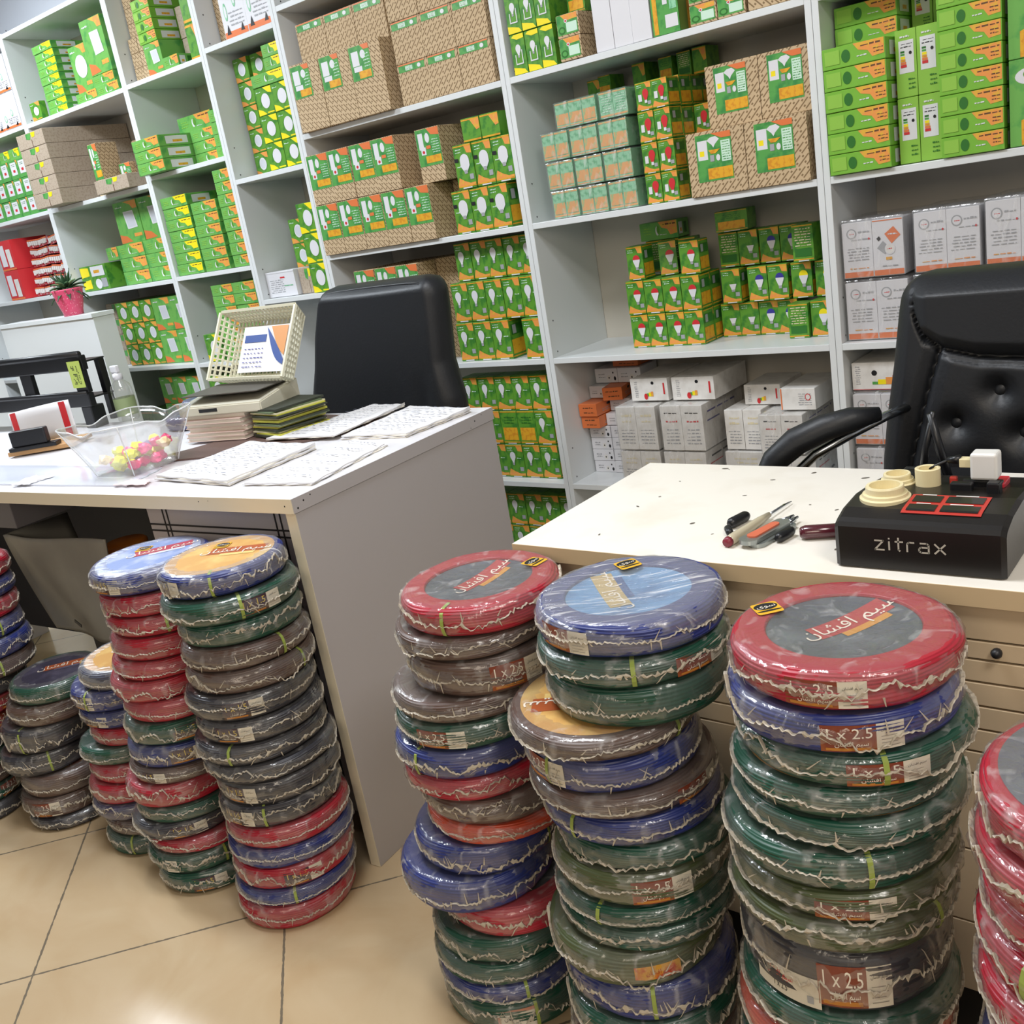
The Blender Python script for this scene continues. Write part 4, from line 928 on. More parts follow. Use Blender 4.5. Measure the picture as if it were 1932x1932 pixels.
# clear bowl with sweets
bw=empty('candy_bowl',(-2.235,1.262,Z1+.006),math.radians(8),label='flared square clear plastic bowl of pink and yellow sweets on left desk',cat='bowl')
def bowlfn(R0,R1,h,off):
    V=[];n=48;L=[(0,0)]+[(R0+(R1-R0)*(k/7)**.8,h*k/7) for k in range(8)]
    return L
def sq(r,th):
    c,s=abs(math.cos(th)),abs(math.sin(th)); return r/((c**5+s**5)**.2)
prof=[(.001,0),(.078,0)]+[(.081+.046*(k/6)**1.1,.010+.112*k/6) for k in range(7)]
prof2=[(r-.0025,z+.0025) for r,z in prof[::-1]]
def bf(r,z,th,i):
    rr=sq(r,th) if r>.01 else r
    if z>.1: z+=.012*math.cos(4*th)**2*(1 if math.cos(4*th)>0 else -.3)*(-1)
    return rr,z
lathe('bowl_shell',prof+prof2,MATS['bowl'],bw,64,False,bf)
ribs=bmesh.new()
for k in range(4):
    a=PI/4+k*PI/2
rimp=[]
for k in range(97):
    th=2*PI*k/96; r,z=bf(.1265,.1215,th,0); rimp.append((r*math.cos(th),r*math.sin(th),z+.0015))
tube('rim',rimp,.0016,mat('clear_rim','#e4e7ea',.1,.8),bw,6,caps=False)
for k in range(4):
    a=PI/4+k*PI/2
    pp=[]
    for (r,z) in prof[1:]:
        rr,zz_=bf(r,z,a,0); pp.append(((rr+.0008)*math.cos(a),(rr+.0008)*math.sin(a),zz_))
    tube('corner_rib',pp,.0014,mat('clear_rim','#e4e7ea',.1,.8),bw,6)
rnd=random.Random(21)
SW=[mat('sweet_yellow','#eef032',.35),mat('sweet_pink','#f0407f',.35),mat('sweet_lilac','#8e7fa0',.4),mat('sweet_cream','#f3d7a0',.4)]
def crumple(rad,seed):
    bm=bmesh.new(); bmesh.ops.create_icosphere(bm,subdivisions=2,radius=rad*1.25); r_=random.Random(seed)
    for v in bm.verts:
        v.co*=r_.uniform(.72,1.2); v.co.z*=.8
    me=bpy.data.meshes.new('sweet'); bm.to_mesh(me); bm.free(); return me
sm=[[crumple(.013,s*9+c) for s in range(3)] for c in range(4)]
for c in range(4):
    for me in sm[c]: me.materials.append(SW[c])
k=0
spots=[]
for r in range(400):
    x,y,z=rnd.uniform(-.075,.075),rnd.uniform(-.075,.075),rnd.choice((.015,.033,.050))
    if max(abs(x),abs(y))>(.056+z*.25): continue
    if z>.04 and x<0: continue
    if any((x-a)**2+(y-b)**2+(z-c_)**2<.00062 for a,b,c_ in spots): continue
    spots.append((x,y,z))
    if len(spots)>=90: break
for (x,y,z) in spots:
    c=1 if (x>.03 or (x<-.02 and z<.02)) and rnd.random()<.75 else (0 if rnd.random()<.8 else rnd.choice((1,2,3)))
    o=bpy.data.objects.new('sweet',sm[c][k%3]); COL.objects.link(o)
    o.matrix_world=Matrix.Translation(bw.location)@Matrix.Rotation(math.radians(8),4,'Z')@Matrix.Translation((x,y,z+.002))@Matrix.Rotation(rnd.random()*6,4,'Z')
    tag(o,('yellow','pink','lilac','cream')[c]+' wrapped sweet in the clear bowl','sweet','wrapped sweets in the bowl, '+('yellow','pink','lilac','cream')[c]); k+=1
# notebooks, tray device, money stack
nbg='cream notebooks stacked beside the candy bowl'
rnd=random.Random(4); zt=Z1+.0065
DX,DY=-2.325,1.475
for k in range(6):
    t=empty('notebook',(DX+rnd.uniform(-.004,.004),DY+rnd.uniform(-.004,.004),zt),math.radians(12+rnd.uniform(-2,2)),label='cream notebook with pink edge, %s in the stack of six'%(['lowest','second from bottom','third from bottom','fourth from bottom','fifth from bottom','topmost'][k]),cat='notebook',group=nbg)
    box('pages',.003,.197,.003,.197,.0015,.0095,PAPC,t); box('cover',0,.2,0,.2,.0,.0014,mat('nb_cover','#dbc3b8',.5),t); box('cover',0,.2,0,.2,.0096,.011,mat('nb_cover','#dbc3b8',.5),t); zt+=.0114
wd=empty('calculator',(-2.325,1.465,zt),math.radians(14),label='cream desktop calculator with dark solar cell on the notebook stack',cat='calculator')
CALB=mat('calc_cream','#cfcbb9',.45)
def wedge():
    bm=bmesh.new(); vs=add_box(bm,0,.27,0,.17,0,.025)
    for v in vs:
        if v.co.z>.01 and v.co.y>.1: v.co.z=.05
    bmesh.ops.bevel(bm,geom=bm.edges[:],offset=.003,segments=2,affect='EDGES'); return bm
bevel_obj('body',wedge(),CALB,wd)
box('solar_cell',.07,.13,-.0006,.0004,.009,.018,M('black'),wd)
box('top_plate',.01,.26,.012,.1675,.049,.0515,mat('calc_dark','#4a463f',.5),wd); 
ms=empty('receipt_books',(-2.115,1.535,Z1+.0046),math.radians(-8),label='ragged stack of dark green edged receipt books beside the notebooks',cat='receipt books')
rnd=random.Random(8); zz=0
for k in range(18):
    j=rnd.uniform(-.012,.012); a=rnd.uniform(-.12,.12); th=rnd.uniform(.003,.006)
    b=box('receipt_book',j,.115+j,rnd.uniform(-.005,.005),.15,zz,zz+th-.0003,mat(('rb_green','rb_dark','rb_yell','rb_cream')[k%4],('#5b6a4c','#2f3328','#c9c84e','#cfc9a6')[k%4],.6),ms); b.rotation_euler=(0,0,a); zz+=th
# lattice basket with leaflets
bk=empty('plastic_basket',(-2.20,1.66,HT+.125),0,label='cream lattice plastic basket tilted on the calculator, holding leaflets',cat='basket')
BC=mat('basket_cream','#d9d6bf',.4)
def bp(u,v,inset=0,dep=0):
    """tilted tray: u across, v up the tilted floor"""
    x=-.15+.27*u; y=.0+.085*v; z=.0+.150*v
    n=Vector((0,.165,-.10)).normalized()
    p=Vector((x,y,z))-n*dep*-1
    return p
def bar(bm,a,b,r):
    a,b=Vector(a),Vector(b); d=b-a; L=d.length; q=d.to_track_quat('X','Z').to_matrix().to_4x4(); q.translation=a
    add_box(bm,0,L,-r,r,-r,r,q)
NRM=Vector((0,-.855,.518))
bm=bmesh.new()
for i in range(18): bar(bm,bp(i/17,0),bp(i/17,1),.0026)
for j in range(11): bar(bm,bp(0,j/10),bp(1,j/10),.0026)
bevel_obj('basket_floor',bm,BC,bk)
bm=bmesh.new()
def wallp(e,s,h):  # e: edge id, s along, h height 0..1
    o=.02*h
    if e==0: p=bp(s,0)+Vector((0,-.25,-.33))*o+Vector(((s-.5)*2*o,0,0))
    elif e==1: p=bp(s,1)+Vector((0,.25,.33))*o*1.5+Vector(((s-.5)*2*o,0,0))
    elif e==2: p=bp(0,s)+Vector((-o*1.2,0,0))+Vector((0,.5,.8))*o*(s-.5)
    else: p=bp(1,s)+Vector((o*1.2,0,0))+Vector((0,.5,.8))*o*(s-.5)
    return p+NRM*.052*h
for e,n in ((0,20),(1,20),(2,12),(3,12)):
    for i in range(n+1): bar(bm,wallp(e,i/n,0),wallp(e,i/n,1),.0022)
    for h in (.25,.5,.75): bar(bm,wallp(e,0,h),wallp(e,1,h),.0024)
bevel_obj('basket_walls',bm,BC,bk)
bm=bmesh.new()
for e in range(4): bar(bm,wallp(e,0,1),wallp(e,1,1),.0034)
bevel_obj('basket_rim',bm,BC,bk)
lf=empty('leaflet',(0,0,0),0,label='blue, orange and white leaflet lying in the cream basket',cat='leaflet')
W0=Vector(bk.location)
def quad(name,pts,m,par): 
    return mesh_obj(name,[tuple(p) for p in pts],[tuple(range(len(pts)))],[m],None,par)
def lp(u,v,d): return W0+bp(u,v)+NRM*d
q=quad('page',[lp(.18,.12,.014),lp(.90,.12,.014),lp(.90,.86,.016),lp(.18,.86,.016)],PAP,lf); md=q.modifiers.new('s','SOLIDIFY'); md.thickness=.0012
quad('blue_band',[lp(.22,.60,.0165),lp(.56,.60,.0165),lp(.56,.72,.0165),lp(.22,.72,.0165)],mat('leaf_blue','#2e4a8c',.4),lf)
cv=[lp(.55+.33*t,.84-.62*t-.14*math.sin(PI*t),.017) for t in [k/10 for k in range(11)]]+[lp(.88-.33*t,.30+.54*t+.02*math.sin(PI*t),.017) for t in [k/10 for k in range(11)]]
quad('blue_curve',cv,mat('leaf_blue','#2e4a8c',.4),lf)
cv=[lp(.62+.26*t,.84-.48*t-.06*math.sin(PI*t),.0178) for t in [k/10 for k in range(11)]]+[lp(.88,.84,.0178)]
quad('orange_corner',cv,mat('leaf_orange','#c98a4e',.4),lf)
rnd=random.Random(2); V=[];Fc=[]
for r in range(5):
    for c in range(6):
        u,v=.24+.055*c,.20+.072*r; l=rnd.uniform(.02,.045); k=len(V)
        for p in (lp(u,v,.0168),lp(u+l,v,.0168),lp(u+l,v+.012,.0168),lp(u,v+.012,.0168)): V.append(tuple(p))
        Fc.append((k,k+1,k+2,k+3))
mesh_obj('small_print',V,Fc,[M('blue')],None,lf)
# blue cable coils lying behind the notebooks come with the cables below
# desk organiser
og=empty('desk_organiser',(-3.12,1.64,Z1),math.radians(8),label='black two-tier desk organiser at the far end of left desk',cat='organiser')
BP=MATS['black_plastic']
box('top_rail',-.72,.06,-.01,.012,.188,.235,BP,og,.003); tube('top_lip',[(-.72,-.012,.24),(.062,-.012,.24)],.010,BP,og,10)
box('lower_rail',-.72,.05,-.012,.012,.070,.115,BP,og,.003); tube('lower_lip',[(-.72,-.014,.116),(.05,-.014,.116)],.007,BP,og,10)
for x in (-.70,-.50,-.25,.025): box('upright',x-.028,x+.028,-.009,.009,.116,.189,BP,og,.002)
for x in (-.69,.02): box('foot',x-.024,x+.024,-.012,.04,0,.071,BP,og,.003)
box('tray_floor',-.72,-.02,.012,.14,.203,.209,BP,og,.002); box('tray_floor',-.72,-.02,.012,.14,.086,.092,BP,og,.002)
box('rear_post',-.045,-.022,.115,.138,.0,.203,BP,og,.001)
for nm,x0,w_,m_,lb,ct in (('orange_marker',-.50,.13,mat('marker_orange','#e2603a',.4),'orange marker lying on top of the black organiser','marker'),('yellow_marker',-.33,.10,mat('marker_yellow','#e5bd3d',.4),'yellow marker lying on top of the black organiser','marker'),('black_pen',-.21,.17,BP,'black pen lying on top of the black organiser','pen')):
    o=tube(nm,[(0,0,0),(w_,0,.0)],[.011 if 'marker' in nm else .006]*2,m_,None,12); o.location=Vector((-3.12,1.64,Z1))+Matrix.Rotation(math.radians(8),3,'Z')@Vector((x0,.045,.2095+(.0115 if 'marker' in nm else .0065))); o.rotation_euler=(0,0,math.radians(8)); tag(o,lb,ct)
nt_=box('sticky_note',0,.062,-.0008,0,0,.085,mat('note_green','#a9b957',.6),None); nt_.location=(-3.115,1.620,Z1+.135); nt_.rotation_euler=(0,0,math.radians(8)); tag(nt_,'lime green square note stuck on the black organiser','note')
V=[];Fc=[]; rnd=random.Random(3)
for r in range(12):
    for c in range(7):
        if rnd.random()<.55:
            x,z=.014+c*.005,.012+r*.005; k=len(V); V+=[(x,-.0014,z),(x+.0042,-.0014,z),(x+.0042,-.0014,z+.003),(x,-.0014,z+.003)]; Fc.append((k,k+1,k+2,k+3))
mesh_obj('printed_lines',V,Fc,[mat('note_ink','#3b4520',.6)],None,nt_)
# card holder with red-white packet
ct_=empty('card_holder',(-2.985,1.31,Z1+.0045),math.radians(38),label='tan cardboard tray holding a red and white packet and stapler',cat='tray')
TAN=mat('tan_board','#b98f60',.6)
box('tray_base',-.005,.195,-.012,.12,0,.012,TAN,ct_,.001); pass
pk=empty('paper_packet',(-2.985,1.31,Z1+.017),math.radians(38),label='red and white folded packet standing in the tan tray',cat='packet')
def pkf(u,v):
    a=-.6+u*1.0
    x=.185*u; y=.055-.035*math.cos(u*2.2)*(.5); return (x,.05+.02*math.sin(u*3),.105*v+.012*u)
grid('sleeve',20,4,pkf,PAP,pk,True,.002)
def strip(u0,u1,m): grid('red_stripe',6,4,lambda u,v:(lambda p:(p[0],p[1]-.0022,p[2]))(pkf(u0+(u1-u0)*u,.02+.96*v)),m,pk,True)
strip(.02,.10,M('red')); strip(.80,.92,M('red'))
stp=empty('stapler',(-2.970,1.300,Z1+.017),math.radians(40),label='black stapler lying in front of the red and white packet',cat='stapler')
box('stapler_body',.01,.115,.0,.030,.012,.058,BP,stp,.004); box('stapler_base',0,.14,-.004,.036,0,.0115,BP,stp,.002)
# spray bottle of sanitiser
bt=empty('spray_bottle',(-3.045,1.738,Z1),0,label='clear spray bottle with white nozzle beside the black organiser',cat='bottle')
CLR=film_mat('bottle_clear',.22,.6,3) or MATS['bottle_clear']
lathe('bottle_body',[(0,0),(.031,0),(.034,.004),(.034,.10),(.031,.115),(.014,.132),(.0125,.140)],CLR,bt,28)
lathe('bottle_label',[(.0346,.018),(.0346,.075)],mat('label_olive','#8a9a6d',.5),bt,28)
lathe('collar',[(.0135,.134),(.0155,.134),(.0155,.152),(.008,.156),(0,.156)],M('white'),bt,18)
box('nozzle',-.024,.012,-.008,.008,.156,.180,M('white'),bt,.004); box('trigger',-.026,-.018,-.004,.004,.135,.160,M('white'),bt,.002)
# ------------------------------------------------------------------ tester box and tools on the right desk
Z2=HT2+.0005
te=empty('lamp_tester',(-.496,1.226,Z2),math.radians(0),label='black zitrax lamp tester box with cream sockets and red display frame',cat='tester')
TB=mat('tester_black','#14110f',.34,.5,bump=(300,.15,.0005)); TT=mat('tester_top','#23231f',.3,.5,bump=(300,.15,.0005))
W_=.212; prof=[(0,0.002),(0,.058),(.004,.0635),(.012,.067),(.035,.0735),(.085,.0775),(.14,.074),(.20,.066),(.262,.048),(.272,.035),(.272,.002)]
V=[];Fc=[];n=len(prof)
xs=[0,.006,W_-.006,W_]
for i,x in enumerate(xs):
    e=.004 if i in(0,3) else 0
    for (y,z) in prof: V.append((x,y+(e if y<.1 else -e),z-(e if z>.01 else -e*0)))
for i in range(3):
    for k in range(n): Fc.append((i*n+k,(i+1)*n+k,(i+1)*n+(k+1)%n,i*n+(k+1)%n))
Fc.append(tuple(range(n))); Fc.append(tuple(range(3*n,4*n))[::-1])
mesh_obj('housing',V,[f[::-1] for f in Fc],[TB],None,te)
def topz(y):
    for (a,b),(c,d) in zip(prof,prof[1:]):
        if a<=y<=c and c>a: return b+(d-b)*(y-a)/(c-a)
    return .06
tv,tf=text_geo('zitrax',.046)
def stroke(pts,r=.0014):
    return [(Vector((p[0],p[1],0))) for p in pts]
LET={'z':[[(0,1),(.7,1),(0,0),(.75,0)]],'i':[[(0,.05),(0,.95)],[(0,1.25),(0,1.32)]],'t':[[(.25,1.4),(.25,.1),(.35,0)],[(0,1),(.6,1)]],'r':[[(0,0),(0,.85),(.15,1),(.55,1)]],
'a':[[(.1,1),(.6,1),(.75,.85),(.75,0),(.15,0),(0,.15),(0,.4),(.15,.55),(.7,.55)]],'x':[[(0,1),(.8,0)],[(.8,1),(0,0)]]}
bm=bmesh.new(); cx=0; SC_=.0125
for ch,wd_ in zip('zitrax',(1.05,.45,.85,.85,1.1,.9)):
    for st_ in LET[ch]:
        for a,b in zip(st_,st_[1:]):
            A=Vector((.054+(cx+a[0])*SC_*1.25,-.0006,.029+a[1]*SC_)); B=Vector((.054+(cx+b[0])*SC_*1.25,-.0006,.029+b[1]*SC_)); d=(B-A).normalized(); s=Vector((-d.z,0,d.x))*.0011
            A-=d*.0006; B+=d*.0006
            bm.faces.new([bm.verts.new(p) for p in (A-s,B-s,B+s,A+s)])
    cx+=wd_*1.12
bevel_obj('zitrax_lettering',bm,mat('logo_silver','#b4aea2',.35),te)
IV=mat('ivory_plastic','#dfd2a8',.35)
def ringobj(name,x,y,r,h,par,inner=.62):
    o=lathe(name,[(r*.5,.001),(r,.001),(r,.0055),(r*.90,.0070),(r*.88,.0105),(r*.76,.0115),(r*.75,h*.92),(r*.72,h),(r*.60,h),(r*.58,h*.35),(0,h*.3)],IV,par,48,smooth=False)
    o.location=(x,y,topz(y)-.0035); return o
ringobj('large_lamp_socket',.046,.072,.033,.021,te); ringobj('medium_lamp_socket',.040,.142,.0245,.018,te)
o=lathe('tall_lamp_socket',[(.0,.0),(.0165,0),(.0165,.026),(.014,.027),(.0115,.026),(.0115,.012),(0,.012)],IV,te,40,smooth=False); o.location=(.083,.138,topz(.138)-.002)
RD=mat('panel_red','#b5362d',.4); DK=mat('display_dark','#1d1c1a',.2)
def tq(name,x0,x1,y0,y1,dz,m,par):
    n=10; ys=[y0+(y1-y0)*k/n for k in range(n+1)]
    return mesh_obj(name,[(x,y,topz(y)+dz) for y in ys for x in (x0,x1)],[(2*k,2*k+1,2*k+3,2*k+2) for k in range(n)],[m],None,par)
pn=tq('display_frame',.080,.178,.026,.083,.0012,RD,te)
for (a,b,c,d_) in ((.085,.121,.031,.050),(.127,.173,.031,.050),(.085,.121,.058,.078),(.127,.173,.058,.078)):
    dd=tq('display_window',a,b,c,d_,.0020,DK,pn)
    tq('display_caption',a+.008,b-.01,d_+.0010,d_+.0035,.0022,M('paper'),pn)
for (x,y,a,b,h,m_,nm) in ((.118,.112,.028,.012,.010,BP,'terminal_block'),(.128,.135,.05,.010,.009,BP,'terminal_bar'),(.108,.147,.010,.008,.010,RD,'red_switch'),(.166,.103,.016,.016,.014,BP,'rotary_knob'),(.150,.136,.030,.034,.0060,mat('socket_red','#c02a3a',.35),'red_power_socket')):
    box(nm,x,x+a,y,y+b,topz(y)-.004,topz(y)+h,m_,te,.002)
# adapter plugged on top
ad=empty('power_adapter',(-.372,1.358,Z2+.0856),0,label='white power adapter plugged into the red socket of the tester',cat='adapter')
box('adapter_body',.016,.050,-.005,.022,0,.037,mat('adapter_white','#dad9d6',.35),ad,.004,seg=3); box('usb_plug',.0,.017,.006,.020,.014,.026,IV,ad,.001)
tube('cable_plug',[(-.016,.013,.022),(.001,.013,.024)],[.004,.0065],BP,ad,10); tube('cable',[(-.016,.013,.022),(-.045,.02,.006),(-.075,.03,.003),(-.10,.08,-.04)],.0022,BP,ad,8)
rt_=empty('wifi_router',(-.52,1.512,Z2),0,label='black router antennas rising behind the tester box',cat='router')
box('router_body',0,.13,0,.09,0,.026,BP,rt_,.006,seg=3)
tube('antenna',[(.048,.018,.026),(.055,.018,.075),(.069,.018,.134)],[.0062,.0056,.0042],BP,rt_,12); tube('antenna',[(.088,.018,.026),(.075,.018,.08),(.064,.018,.131)],[.0068,.0064,.0055],BP,rt_,12)
w_ad=empty('plastic_box',(-.30,1.50,Z2),0,label='white paper sheets behind the tester at the frame edge',cat='papers')
sheet('paper_sheet',[(0,0),(.22,0),(.22,.13),(0,.13)],.0,.006,PAP,parent=w_ad)
sw=box('white_carton',-.262,-.20,1.56,1.62,Z2,Z2+.14,M('white'),None,.002); tag(sw,'white upright pack at the right frame edge behind the tester','pack')
# maroon cylinder beside the tester
mc=empty('marker_pen',(-.580,1.312,Z2+.0105),math.radians(22),label='dark maroon marker pen with ridged end beside the tester',cat='pen')
MAR=mat('maroon_plastic','#4a1420',.22,.6,coat=.5)
tube('barrel',[(0,0,0),(.006,0,0),(.078,0,0)],[.0085,.0105,.0105],MAR,mc,18); tube('end_ring',[(-.002,0,0),(.0,0,0)],[.006,.0085],MAR,mc,18)
# screwdriver, multitool, caps
def onz(px,py): pass
sd=empty('screwdriver',(-.672,1.262,Z2),math.radians(86),label='thin screwdriver with clear handle and maroon end on the right desk',cat='screwdriver')
CLH=mat('clear_handle','#b8ae96',.25,.5)
tube('handle',[(.0,0,.008),(.012,0,.008),(.095,0,.0075),(.125,0,.007)],[.0075,.0085,.0065,.0045],CLH,sd,12); tube('blade',[(.125,0,.007),(.175,0,.006),(.200,0,.004)],[.0022,.002,.001],MATS['chrome'],sd,10); tube('end_cap',[(-.006,0,.008),(.001,0,.008)],[.007,.0082],mat('maroon_cap','#7a2030',.4),sd,14)
mt_=empty('multitool',(-.645,1.255,Z2),math.radians(78),label='silver folding multitool with orange grip on the right desk',cat='multitool')
def cap(L,R,h0,h1,m,name,par,yo=0,x0=0,bev=.002):
    bm=bmesh.new(); pts=[]
    for k in range(13): a=PI/2+PI*k/12; pts.append((x0+R+R*math.cos(a),yo+R*math.sin(a)))
    for k in range(13): a=-PI/2+PI*k/12; pts.append((x0+L-R*.8+R*.8*math.cos(a),yo+R*.8*math.sin(a)))
    lo=[bm.verts.new((x,y,h0)) for x,y in pts]; hi=[bm.verts.new((x,y,h1)) for x,y in pts]
    bm.faces.new(lo[::-1]); bm.faces.new(hi)
    for k in range(len(pts)): bm.faces.new((lo[k],lo[(k+1)%len(pts)],hi[(k+1)%len(pts)],hi[k]))
    return bevel_obj(name,bm,m,par)
SIL=mat('tool_silver','#9aa09e',.3,metal=.7)
cap(.118,.0145,.0,.006,SIL,'lower_handle',mt_,-.008,.012); cap(.125,.0155,.0065,.013,SIL,'upper_handle',mt_)
cap(.080,.009,.0131,.0155,mat('grip_orange','#c8674a',.45),'orange_grip',mt_,.0,.018)
tube('jaw_tip',[(.12,.004,.008),(.155,.006,.008)],[.006,.0022],MATS['chrome'],mt_,8); tube('jaw_tip',[(.12,-.006,.008),(.152,-.004,.008)],[.005,.002],MATS['chrome'],mt_,8); mt_.scale=(.86,.95,1)
def capsule(x,y,rz,L,r,lab):
    o=tube('pen_cap',[(0,0,r),(L*.12,0,r),(L*.88,0,r),(L,0,r)],[r*.6,r,r,r*.75],BP,None,12); o.location=(x,y,Z2); o.rotation_euler=(0,0,rz); tag(o,lab,'cap')
capsule(-.704,1.331,math.radians(78),.045,.0085,'black plastic cap left of the screwdriver, larger one')
capsule(-.688,1.300,math.radians(125),.026,.006,'short black plastic cap beside the screwdriver handle')
capsule(-.607,1.288,math.radians(80),.040,.0075,'black plastic cap right of the multitool')
#@@COILS
# ------------------------------------------------------------------ cable coils
STACKS={
'A1':[(-2.430,1.003,0.112,0.345,0.049,'g',None,'dark'),
 (-2.448,0.990,0.112,0.289,0.056,'n',None,None),
 (-2.475,0.969,0.112,0.218,0.071,'k',None,None),
 (-2.494,0.955,0.112,0.157,0.061,'k',None,None),
 (-2.467,0.975,0.112,0.095,0.061,'n',None,None),
 (-2.481,0.964,0.112,0.038,0.057,'n',(-0.61, 25),None),
 (-2.475,0.969,0.112,0.000,0.038,'k',None,None)],
'A2':[(-2.107,1.056,0.117,0.428,0.049,'d',None,'gold'),
 (-2.144,1.027,0.117,0.375,0.053,'b',(-1.02, 15),None),
 (-2.139,1.031,0.117,0.332,0.043,'b',(-0.89, 15),None),
 (-2.130,1.038,0.117,0.285,0.047,'r',None,None),
 (-2.162,1.014,0.117,0.240,0.045,'g',None,'lblue'),
 (-2.152,1.021,0.117,0.192,0.048,'r',None,None),
 (-2.165,1.011,0.117,0.138,0.054,'r',None,None),
 (-2.169,1.008,0.117,0.095,0.043,'p',None,None),
 (-2.153,1.020,0.117,0.051,0.044,'n',None,None),
 (-2.161,1.014,0.117,0.000,0.051,'g',None,None)],
'B':[(-1.859,1.028,0.124,0.695,0.049,'b',(-0.91, 15),'blue'),
 (-1.852,1.034,0.124,0.648,0.046,'r',None,None),
 (-1.851,1.034,0.124,0.605,0.043,'r',None,None),
 (-1.855,1.031,0.124,0.553,0.052,'r',None,None),
 (-1.863,1.025,0.124,0.511,0.042,'r',None,None),
 (-1.876,1.015,0.124,0.464,0.047,'r',None,'lblue'),
 (-1.865,1.023,0.124,0.416,0.049,'r',None,None),
 (-1.875,1.015,0.124,0.363,0.052,'g',(0.05, 15),None),
 (-1.880,1.012,0.124,0.312,0.051,'b',(-0.07, 15),None),
 (-1.886,1.007,0.124,0.274,0.038,'n',(-0.82, 15),None),
 (-1.904,0.993,0.124,0.219,0.055,'r',None,None),
 (-1.896,1.000,0.124,0.181,0.038,'g',None,None),
 (-1.912,0.987,0.124,0.139,0.043,'k',(-0.13, 15),None),
 (-1.893,1.002,0.124,0.102,0.037,'r',None,None),
 (-1.902,0.995,0.124,0.054,0.048,'g',(-0.76, 0),None),
 (-1.894,1.001,0.124,0.000,0.054,'g',(-0.21, 15),None)],
'C':[(-1.609,1.021,0.121,0.718,0.049,'b',(-1.1, 15),'gold'),
 (-1.607,1.022,0.131,0.667,0.051,'g',(0.39, 15),None),
 (-1.600,1.027,0.119,0.620,0.047,'g',None,None),
 (-1.602,1.026,0.124,0.573,0.047,'n',None,None),
 (-1.603,1.026,0.124,0.526,0.047,'n',None,None),
 (-1.613,1.018,0.127,0.472,0.054,'k',(-0.2, 15),None),
 (-1.607,1.022,0.125,0.423,0.049,'k',(-0.52, 15),None),
 (-1.616,1.016,0.130,0.380,0.042,'k',None,None),
 (-1.608,1.021,0.132,0.341,0.039,'k',None,None),
 (-1.603,1.025,0.123,0.287,0.054,'k',(-0.78, 15),None),
 (-1.610,1.020,0.123,0.237,0.051,'k',(-0.87, 15),None),
 (-1.607,1.022,0.126,0.190,0.047,'r',None,None),
 (-1.610,1.020,0.128,0.147,0.043,'b',None,None),
 (-1.614,1.017,0.125,0.095,0.052,'r',(0.04, 15),None),
 (-1.619,1.013,0.126,0.057,0.038,'b',None,None),
 (-1.625,1.008,0.122,0.000,0.057,'r',None,None)],
'D':[(-0.996,1.059,0.127,0.719,0.049,'r',None,'grey'),
 (-1.010,1.048,0.125,0.683,0.036,'n',None,None),
 (-1.002,1.054,0.125,0.622,0.061,'n',(0.33, 25),None),
 (-1.030,1.032,0.125,0.583,0.039,'n',None,None),
 (-1.032,1.031,0.125,0.539,0.044,'g',(-0.5, 25),None),
 (-1.040,1.024,0.125,0.489,0.050,'b',None,None),
 (-1.035,1.029,0.125,0.450,0.040,'r',None,None),
 (-1.019,1.041,0.125,0.404,0.046,'n',None,None),
 (-1.017,1.043,0.125,0.368,0.036,'o',None,None),
 (-1.045,1.021,0.120,0.313,0.054,'b',None,None),
 (-1.065,1.006,0.129,0.251,0.062,'b',None,None),
 (-1.022,1.038,0.125,0.195,0.056,'r',None,None),
 (-1.042,1.023,0.125,0.146,0.049,'g',None,None),
 (-1.047,1.019,0.125,0.103,0.043,'g',None,None),
 (-1.047,1.019,0.125,0.067,0.036,'b',None,None)],
'E':[(-0.716,1.047,0.130,0.737,0.049,'b',(-0.81, 25),'sky'),
 (-0.718,1.045,0.132,0.697,0.040,'g',(0.74, 25),None),
 (-0.718,1.045,0.127,0.636,0.061,'g',None,None),
 (-0.762,1.011,0.133,0.599,0.037,'n',None,'gold'),
 (-0.756,1.016,0.125,0.545,0.054,'b',(-0.95, 25),None),
 (-0.749,1.022,0.134,0.509,0.036,'n',(0.87, 25),None),
 (-0.742,1.026,0.130,0.464,0.045,'b',None,None),
 (-0.731,1.035,0.130,0.422,0.041,'g',None,None),
 (-0.742,1.027,0.130,0.367,0.056,'v',(0.17, 25),None),
 (-0.745,1.025,0.130,0.330,0.036,'g',None,None),
 (-0.743,1.026,0.130,0.294,0.036,'g',None,None),
 (-0.761,1.012,0.130,0.235,0.059,'v',(0.18, 2),None),
 (-0.750,1.021,0.130,0.173,0.062,'b',None,None)],
'F':[(-0.410,1.017,0.129,0.740,0.049,'r',(-0.17, 25),'grey'),
 (-0.415,1.013,0.131,0.691,0.049,'b',(0.15, 25),None),
 (-0.407,1.019,0.135,0.651,0.041,'g',(0.27, 25),None),
 (-0.419,1.010,0.129,0.611,0.039,'g',None,'gold'),
 (-0.416,1.012,0.135,0.573,0.038,'g',None,'gold'),
 (-0.429,1.003,0.136,0.524,0.049,'g',None,None),
 (-0.425,1.006,0.135,0.482,0.042,'v',(0.07, 25),None),
 (-0.430,1.002,0.135,0.438,0.044,'v',None,None),
 (-0.430,1.001,0.126,0.347,0.091,'k',(0.06, 25),None)],
}

